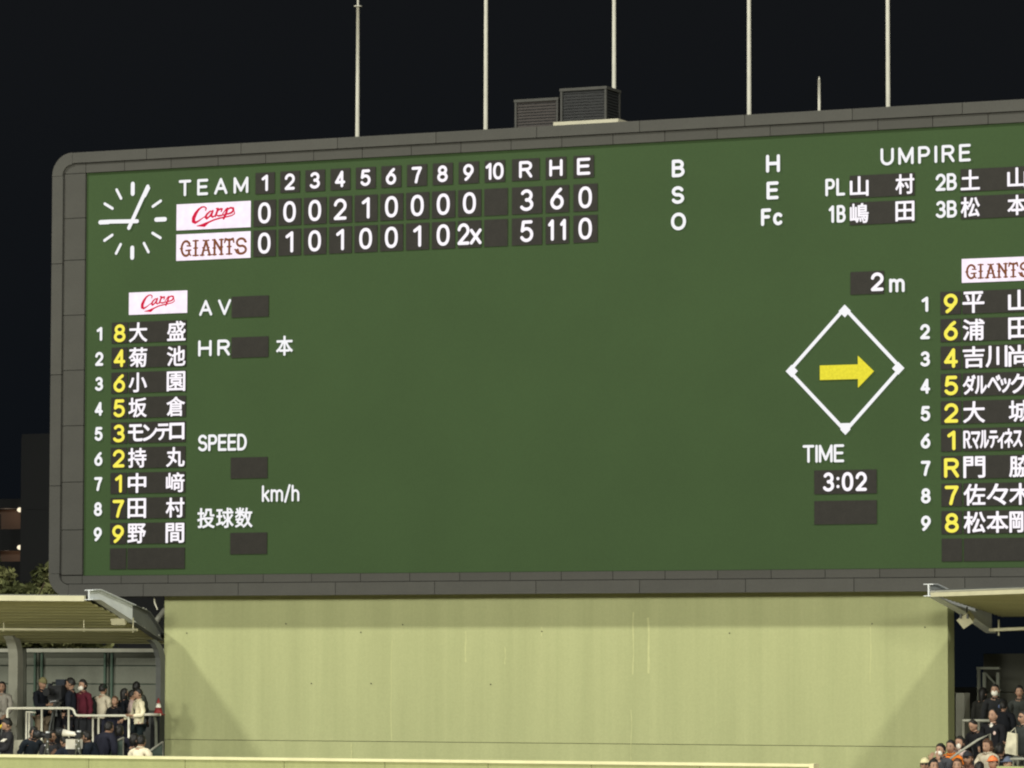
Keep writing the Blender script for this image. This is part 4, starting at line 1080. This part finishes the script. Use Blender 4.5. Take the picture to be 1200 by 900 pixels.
# broadcast camera on tripod
bc = at(66, 812, -.90)
e = empty('broadcast_camera', bc + Vector((0, 0, -.18)), 'bulky black broadcast camera on a tripod above the white railing', 'video camera')
x, y, z = bc
MB().box(x-.16, x+.18, y-.10, y+.14, z-.14, z+.16).build('camera_body', M['black'], e)
MB().tube([(x+.02, y-.10, z+.02), (x+.02, y-.32, z+.02), (x+.02, y-.34, z+.02), (x+.02, y-.46, z+.02)], [.06, .07, .085, .085], 12).build('lens', M['black'], e)
MB().box(x-.01, x+.20, y-.02, y+.12, z+.162, z+.29).build('viewfinder', cloth((.03, .035, .045)), e)
MB().box(x-.20, x-.162, y-.02, y+.10, z-.02, z+.20).build('side_monitor', cloth((.05, .055, .065)), e)
MB().tube([(x-.1, y, z+.17), (x-.1, y, z+.22), (x+.0, y, z+.22)], .015, 6).build('handle', M['black'], e)
MB().tube([(x-.05, y+.1, z-.18), (x-.28, y+.38, z-.22)], .012, 6).build('pan_bar', M['steel_d'], e)
MB().box(x-.12, x+.12, y-.12, y+.12, z-.20, z-.142).build('tripod_head', cloth((.06, .062, .06)), e)
for i in range(-1, 2):
    MB().box(x-.02+.05*i, x+.02+.05*i, y-.14, y-.121, z-.19+.01*i, z-.165+.01*i).build('lever', cloth((.3, .3, .3)), e)
tr = empty('camera_tripod', (x, y, LZ), 'black tripod carrying the broadcast camera', 'tripod')
for a in (20, 140, 260):
    d = Vector((math.cos(R(a)), math.sin(R(a)), 0))
    MB().tube([Vector((x, y, z-.21)) + d*.05, Vector((x, y, LZ)) + d*.42], [.022, .016], 8).build('leg', M['steel_d'], tr)
MB().tube([(x, y, z-.202), (x, y, z-.5)], .03, 8).build('centre_post', M['steel_d'], tr)

# white telephoto lens on a tripod
def tele(px, py, Y, label, ang, tlabel, white=True, L=.34):
    c_ = at(px, py, Y); e = empty('telephoto_camera', c_ + Vector((0, 0, -.06)), label, 'camera')
    d = Vector((math.cos(R(ang)), math.sin(R(ang)), .12)).normalized()
    m = M['white_obj'] if white else M['black']
    MB().tube([c_, c_ + d*L*.5, c_ + d*L], [.042, .05, .075], 12).build('lens', m, e)
    MB().tube([c_ + d*L*1.0, c_ + d*(L+.14)], [.082, .092], 12).build('lens_hood', M['black'], e)
    MB().box(c_.x-.07, c_.x+.07, c_.y-.05, c_.y+.05, c_.z-.06, c_.z+.05).build('camera_body', M['black'], e)
    MB().box(c_.x-.03, c_.x+.03, c_.y-.03, c_.y+.03, c_.z+.052, c_.z+.085).build('prism_housing', M['steel'], e)
    t_ = empty('camera_tripod', (c_.x, c_.y, 3.8), tlabel, 'tripod')
    for a in (80, 200, 320):
        q = Vector((math.cos(R(a)), math.sin(R(a)), 0))
        MB().tube([c_ + Vector((0, 0, -.10)), Vector((c_.x, c_.y, 3.8)) + q*.28], [.018, .013], 6).build('leg', M['back'], t_)
    MB().tube([c_ + Vector((0, 0, -.062)), c_ + Vector((0, 0, -.35))], .022, 6).build('centre_post', M['back'], t_)
    for k in range(3): MB().ball(c_ + Vector((.03*(-1)**k, -.05, -.12-.08*k)), .022, n if False else .022, .016, 6, 4).build('knob', cloth((.5, .5, .5)), t_)
tele(92.5, 861, -4.55, 'camera with a long white telephoto lens and black hood pointing left behind the parapet', 190, 'grey tripod under the white telephoto lens')
tele(56, 862, -4.45, 'camera with a short black lens between the two left photographers', 200, 'grey tripod under the small camera at the left', False, .16)
nb = at(85, 872, -4.4)
tag(MB().box(nb.x-.13, nb.x+.09, -4.45, -4.15, nb.z-.10, nb.z+.10).build('equipment_case', M['white_obj']), 'pale equipment case under the white telephoto lens', 'case')
tag(MB().box(nb.x-.14, nb.x+.10, -4.45, -4.15, 3.8, nb.z-.104).build('equipment_case', M['black']), 'black equipment case beneath the pale one', 'case')

# right stand
person(1163.5, 831, -2.9, 3.92, 'standing man in a black jacket with a white collar and a white badge', -12, top=BLK, hair='thin', group=GR, inner=(.6, .57, .5), badge=(.6, .45, .4), bulk=1.15, hand_l=(-.15, -.25, 1.05), hand_r=(.1, -.28, 1.05))
person(1140.5, 843, -3.0, 3.92, 'balding man in black bending forward beside the pale barrier', -25, top=BLK, hair='thin', group=GR, nod=30, lean=16, bulk=1.1)
person(1166, 802, .2, 4.45, 'masked person with a blue strap standing high behind the men in black', 10, top=(.02, .021, .022), hair='short', mask=True, group=GR, badge=(.10, .13, .24))
person(1176, 822, -1.6, 4.45, 'broad person in a black coat seen from behind', 175, top=(.012, .013, .016), hair='short', group=GR, bulk=1.3)
person(1194.5, 804, 1.2, 4.45, 'dark haired person at the far right before the dim rear wall', 20, top=(.05, .055, .05), hair='short', group=GR)
person(1199, 833, -2.95, 3.92, 'person at the right edge with a warm lit face holding a pale tote bag', -35, top=(.04, .045, .042), legs=(.09, .09, .075), hair='short', group=GR, glasses=True, hand_l=(-.22, -.22, 1.16), bulk=1.1)
person(1152, 806, .9, 4.45, 'person in a dark coat in the shade left of the masked one', 160, top=(.03, .03, .027), hair='long', group=GR, bulk=1.15)
# tote bag
tb_ = at(1185.5, 870, -3.45)
e = empty('tote_bag', (tb_.x, -3.45, tb_.z-.22), 'cream tote bag hanging from a hand at the right edge', 'bag')
MB().hexa([(tb_.x-.13, -3.50, tb_.z-.20), (tb_.x+.10, -3.50, tb_.z-.24), (tb_.x+.11, -3.50, tb_.z+.16), (tb_.x-.06, -3.50, tb_.z+.19)],
          [(tb_.x-.13, -3.40, tb_.z-.20), (tb_.x+.10, -3.40, tb_.z-.24), (tb_.x+.11, -3.42, tb_.z+.16), (tb_.x-.06, -3.42, tb_.z+.19)]).build('bag_body', cloth((.62, .58, .42)), e)
hp = at(1190, 853, -3.45)
MB().tube([(tb_.x-.04, -3.46, tb_.z+.17), (hp.x-.01, -3.45, hp.z), (tb_.x+.09, -3.46, tb_.z+.15)], .010, 5).build('strap', M['slab'], e)
# front rows
BG = (.50, .45, .34)
person(1084, 888, -5.1, 3.3, 'seated person in a beige cap with dark glasses, lowest at the wall foot', 10, 'sit', top=(.25, .2, .15), hair='short', hat='cap', hatc=(.60, .55, .33), glasses=True, group=GR)
person(1102, 871.5, -4.9, 3.3, 'masked person in a dark grey jacket raising both hands to the chin', -10, 'sit', top=(.06, .062, .07), hair='short', mask=True, group=GR, hand_l=(-.08, -.22, 1.04), hand_r=(.08, -.22, 1.04), bulk=1.1)
person(1114, 867.5, -4.4, 3.6, 'person with black hair in a bright orange shirt', -5, 'sit', top=(.80, .22, .03), hair='short', group=GR)
person(1124.5, 863, -4.2, 3.6, 'masked person in a pale pink top with folded arms behind the handrail', -15, 'sit', top=(.62, .50, .46), hair='bob', mask=True, group=GR, hand_l=(.08, -.28, .80), hand_r=(-.08, -.28, .78))
person(1134, 880.5, -5.1, 3.3, 'person in a dark cap and sunglasses with a brown top in the front row', -5, 'sit', top=(.12, .06, .045), hair='bob', hairc='hair_br', hat='cap', hatc=(.03, .03, .035), glasses=True, group=GR)
person(1157, 866, -4.3, 3.6, 'woman with long brown hair and a beige coat looking down', -20, 'sit', top=BG, hair='long', hairc='hair_br', group=GR, nod=12)
person(1163.5, 886, -5.2, 3.3, 'child in an orange cap and orange shirt before the woman in beige', -5, 'sit', top=(.80, .24, .04), hair='short', hat='cap', hatc=(.78, .22, .08), group=GR)
person(1181.5, 887, -5.3, 3.3, 'person in a navy and white cap above the corner parapet', -15, 'sit', top=(.25, .2, .16), hair='short', hat='cap', hatc=(.10, .12, .17), group=GR)
person(1148, 893, -5.4, 3.0, 'person with black hair lowest in the front row between the caps', 175, 'sit', top=(.7, .62, .5), hair='short', group=GR)
person(1122, 889, -5.4, 3.0, 'person with brown hair in a tan top below the slanting handrail', 10, 'sit', top=(.42, .27, .15), hair='short', hairc='hair_br', group=GR)
person(1094, 890, -5.6, 3.0, 'person in a pale grey jacket beside the beige cap', 40, 'sit', top=(.3, .3, .28), hair='short', group=GR)
person(1172, 872, -3.9, 3.6, 'person in black between the woman in beige and the navy cap', 160, 'sit', top=BLK, hair='short', group=GR, bulk=1.2)
x_ = [at(1076, 900, -4.9).x, at(1215, 900, -4.9).x]
bench(x_[0], x_[1], -4.3, 3.62-.02, 'dark bench under the second row of right spectators')

# ------------------------------------------------------------------ trees behind the left stand
def tree(px, py_top, Y, rx, ry, rz, n, label, seed):
    rnd = random.Random(seed); c_ = at(px, py_top, Y); cz = c_.z - rz
    e = empty('tree', (c_.x, Y, 0), label, 'tree', 'trees behind the left stand')
    q = MB(); q.tube([(c_.x, Y, 0), (c_.x+.1, Y, cz*.5), (c_.x, Y, cz)], [.22, .17, .10], 10)
    q.build('trunk', M['bark'], e)
    tips = []
    for i in range(9):
        a = rnd.uniform(0, 6.28); el = rnd.uniform(.2, 1.2); l = rnd.uniform(.6, .9)
        t_ = Vector((c_.x + rx*l*math.cos(a)*math.cos(el), Y + ry*l*math.sin(a)*math.cos(el), cz + rz*l*math.sin(el)))
        MB().tube([(c_.x, Y, cz-.8), (Vector((c_.x, Y, cz-.8))+t_)/2 + Vector((0, 0, .15)), t_], [.07, .045, .015], 6).build('limb', M['bark'], e); tips.append(t_)
    for mname, share in (('leaf', .62), ('leaf_b', .38)):
        V, F = [], []
        cl = [(rnd.uniform(-1, 1), rnd.uniform(-1, 1), rnd.uniform(-.7, 1)) for _ in range(70)]
        cl = [p for p in cl if p[0]**2+p[1]**2+p[2]**2 < 1.05]
        for p in cl:
            k_ = rnd.uniform(.16, .30)
            for _ in range(int(n*share/len(cl))):
                d = Vector((rnd.gauss(0, 1), rnd.gauss(0, 1), rnd.gauss(0, 1))).normalized() * rnd.random()**.4 * k_
                P = Vector((c_.x + (p[0]+d.x)*rx, Y + (p[1]+d.y)*ry, cz + (p[2]+d.z*.8)*rz))
                s_ = rnd.uniform(.05, .10); a = Vector((rnd.gauss(0, 1), rnd.gauss(0, 1), rnd.gauss(0, .5))).normalized(); b_ = a.cross(Vector((rnd.gauss(0, 1), rnd.gauss(0, 1), rnd.gauss(0, 1)))).normalized()
                k = len(V); V += [P - a*s_*1.5, P + b_*s_*.6, P + a*s_*1.5, P - b_*s_*.6]; F.append((k, k+1, k+2, k+3))
        MB().add(V, F).build('foliage', M[mname], e, kind='stuff')
tree(12, 656, 11, 2.3, 2.0, 1.9, 16000, 'dim green broadleaf tree at the far left, above the left canopy', 1)
tree(52, 662, 12.5, 1.7, 1.7, 1.7, 12000, 'dim green tree crown just left of the scoreboard corner', 2)
tree(-50, 650, 12, 2.6, 2.0, 2.3, 12000, 'dim green tree reaching in from the left edge of the picture', 3)

# ------------------------------------------------------------------ far buildings
BY = 70
a, b = at(25, 513, BY), at(25, 690, BY)
tw = empty('apartment_tower', (a.x+9, BY+6, 0), 'dark unlit high rise slab behind the left edge of the scoreboard', 'building')
MB().box(a.x, a.x+17, BY, BY+12, 0, a.z).build('wall', M['tower'], tw)
MB().box(a.x+.02, a.x+16.9, BY+.02, BY+12.1, a.z+.003, a.z+.15).build('roof_parapet', M['tower'], tw)
for z in range(4, int(a.z), 3): MB().box(a.x+.2, a.x+16.8, BY-.06, BY-.004, z, z+.12).build('floor_band', M['tower'], tw)
l0 = at(-200, 586, BY+3); l1 = at(24.6, 586, BY+3)
bl = empty('apartment_block', (l0.x+6, BY+8, 0), 'low dark apartment block with dimly lit brown galleries left of the high rise', 'building')
MB().box(l0.x, a.x-.02, BY+4.2, BY+14, 0, l1.z).build('wall', M['tower'], bl)
for i, (yt, yb) in enumerate(((597, 620), (641, 658), (685, 700))):
    zt, zb = at(20, yt, BY+3).z, at(20, yb, BY+3).z
    MB().box(l0.x, a.x-.03, BY+3.0, BY+4.19, zt+.05, zt+.45).build('gallery_roof', M['tower'], bl)
    MB().box(l0.x, a.x-.03, BY+2.9, BY+3.05, zb-.9, zb+.0).build('balustrade', M['tower'], bl)
    MB().box(l0.x, a.x-.03, BY+4.12, BY+4.19, zb, zt+.04).build('gallery_wall', M['tower_b'], bl)
    for k in range(3):
        xx = a.x - 1.6 - 2.3*k
        MB().box(xx-.45, xx+.45, BY+4.05, BY+4.11, zb, zb+(zt-zb)*.82).build('door', M['tower'], bl)
    if i < 2:
        p = at(23.5, yt+.5, BY+2.9)
        lp = MB().ball((p.x, BY+2.9, p.z), .13, .13, .10, 8, 6).build('gallery_lamp', emis('lamp_warm', (1, .86, .62), 1.2), bl)
        ld = bpy.data.lights.new('gallery_light', 'POINT'); ld.energy = 11; ld.color = (1, .72, .5); ld.shadow_soft_size = .12
        lo = bpy.data.objects.new('gallery_light', ld); COL.objects.link(lo); lo.location = (p.x-.9, BY+3.3, p.z-.15)
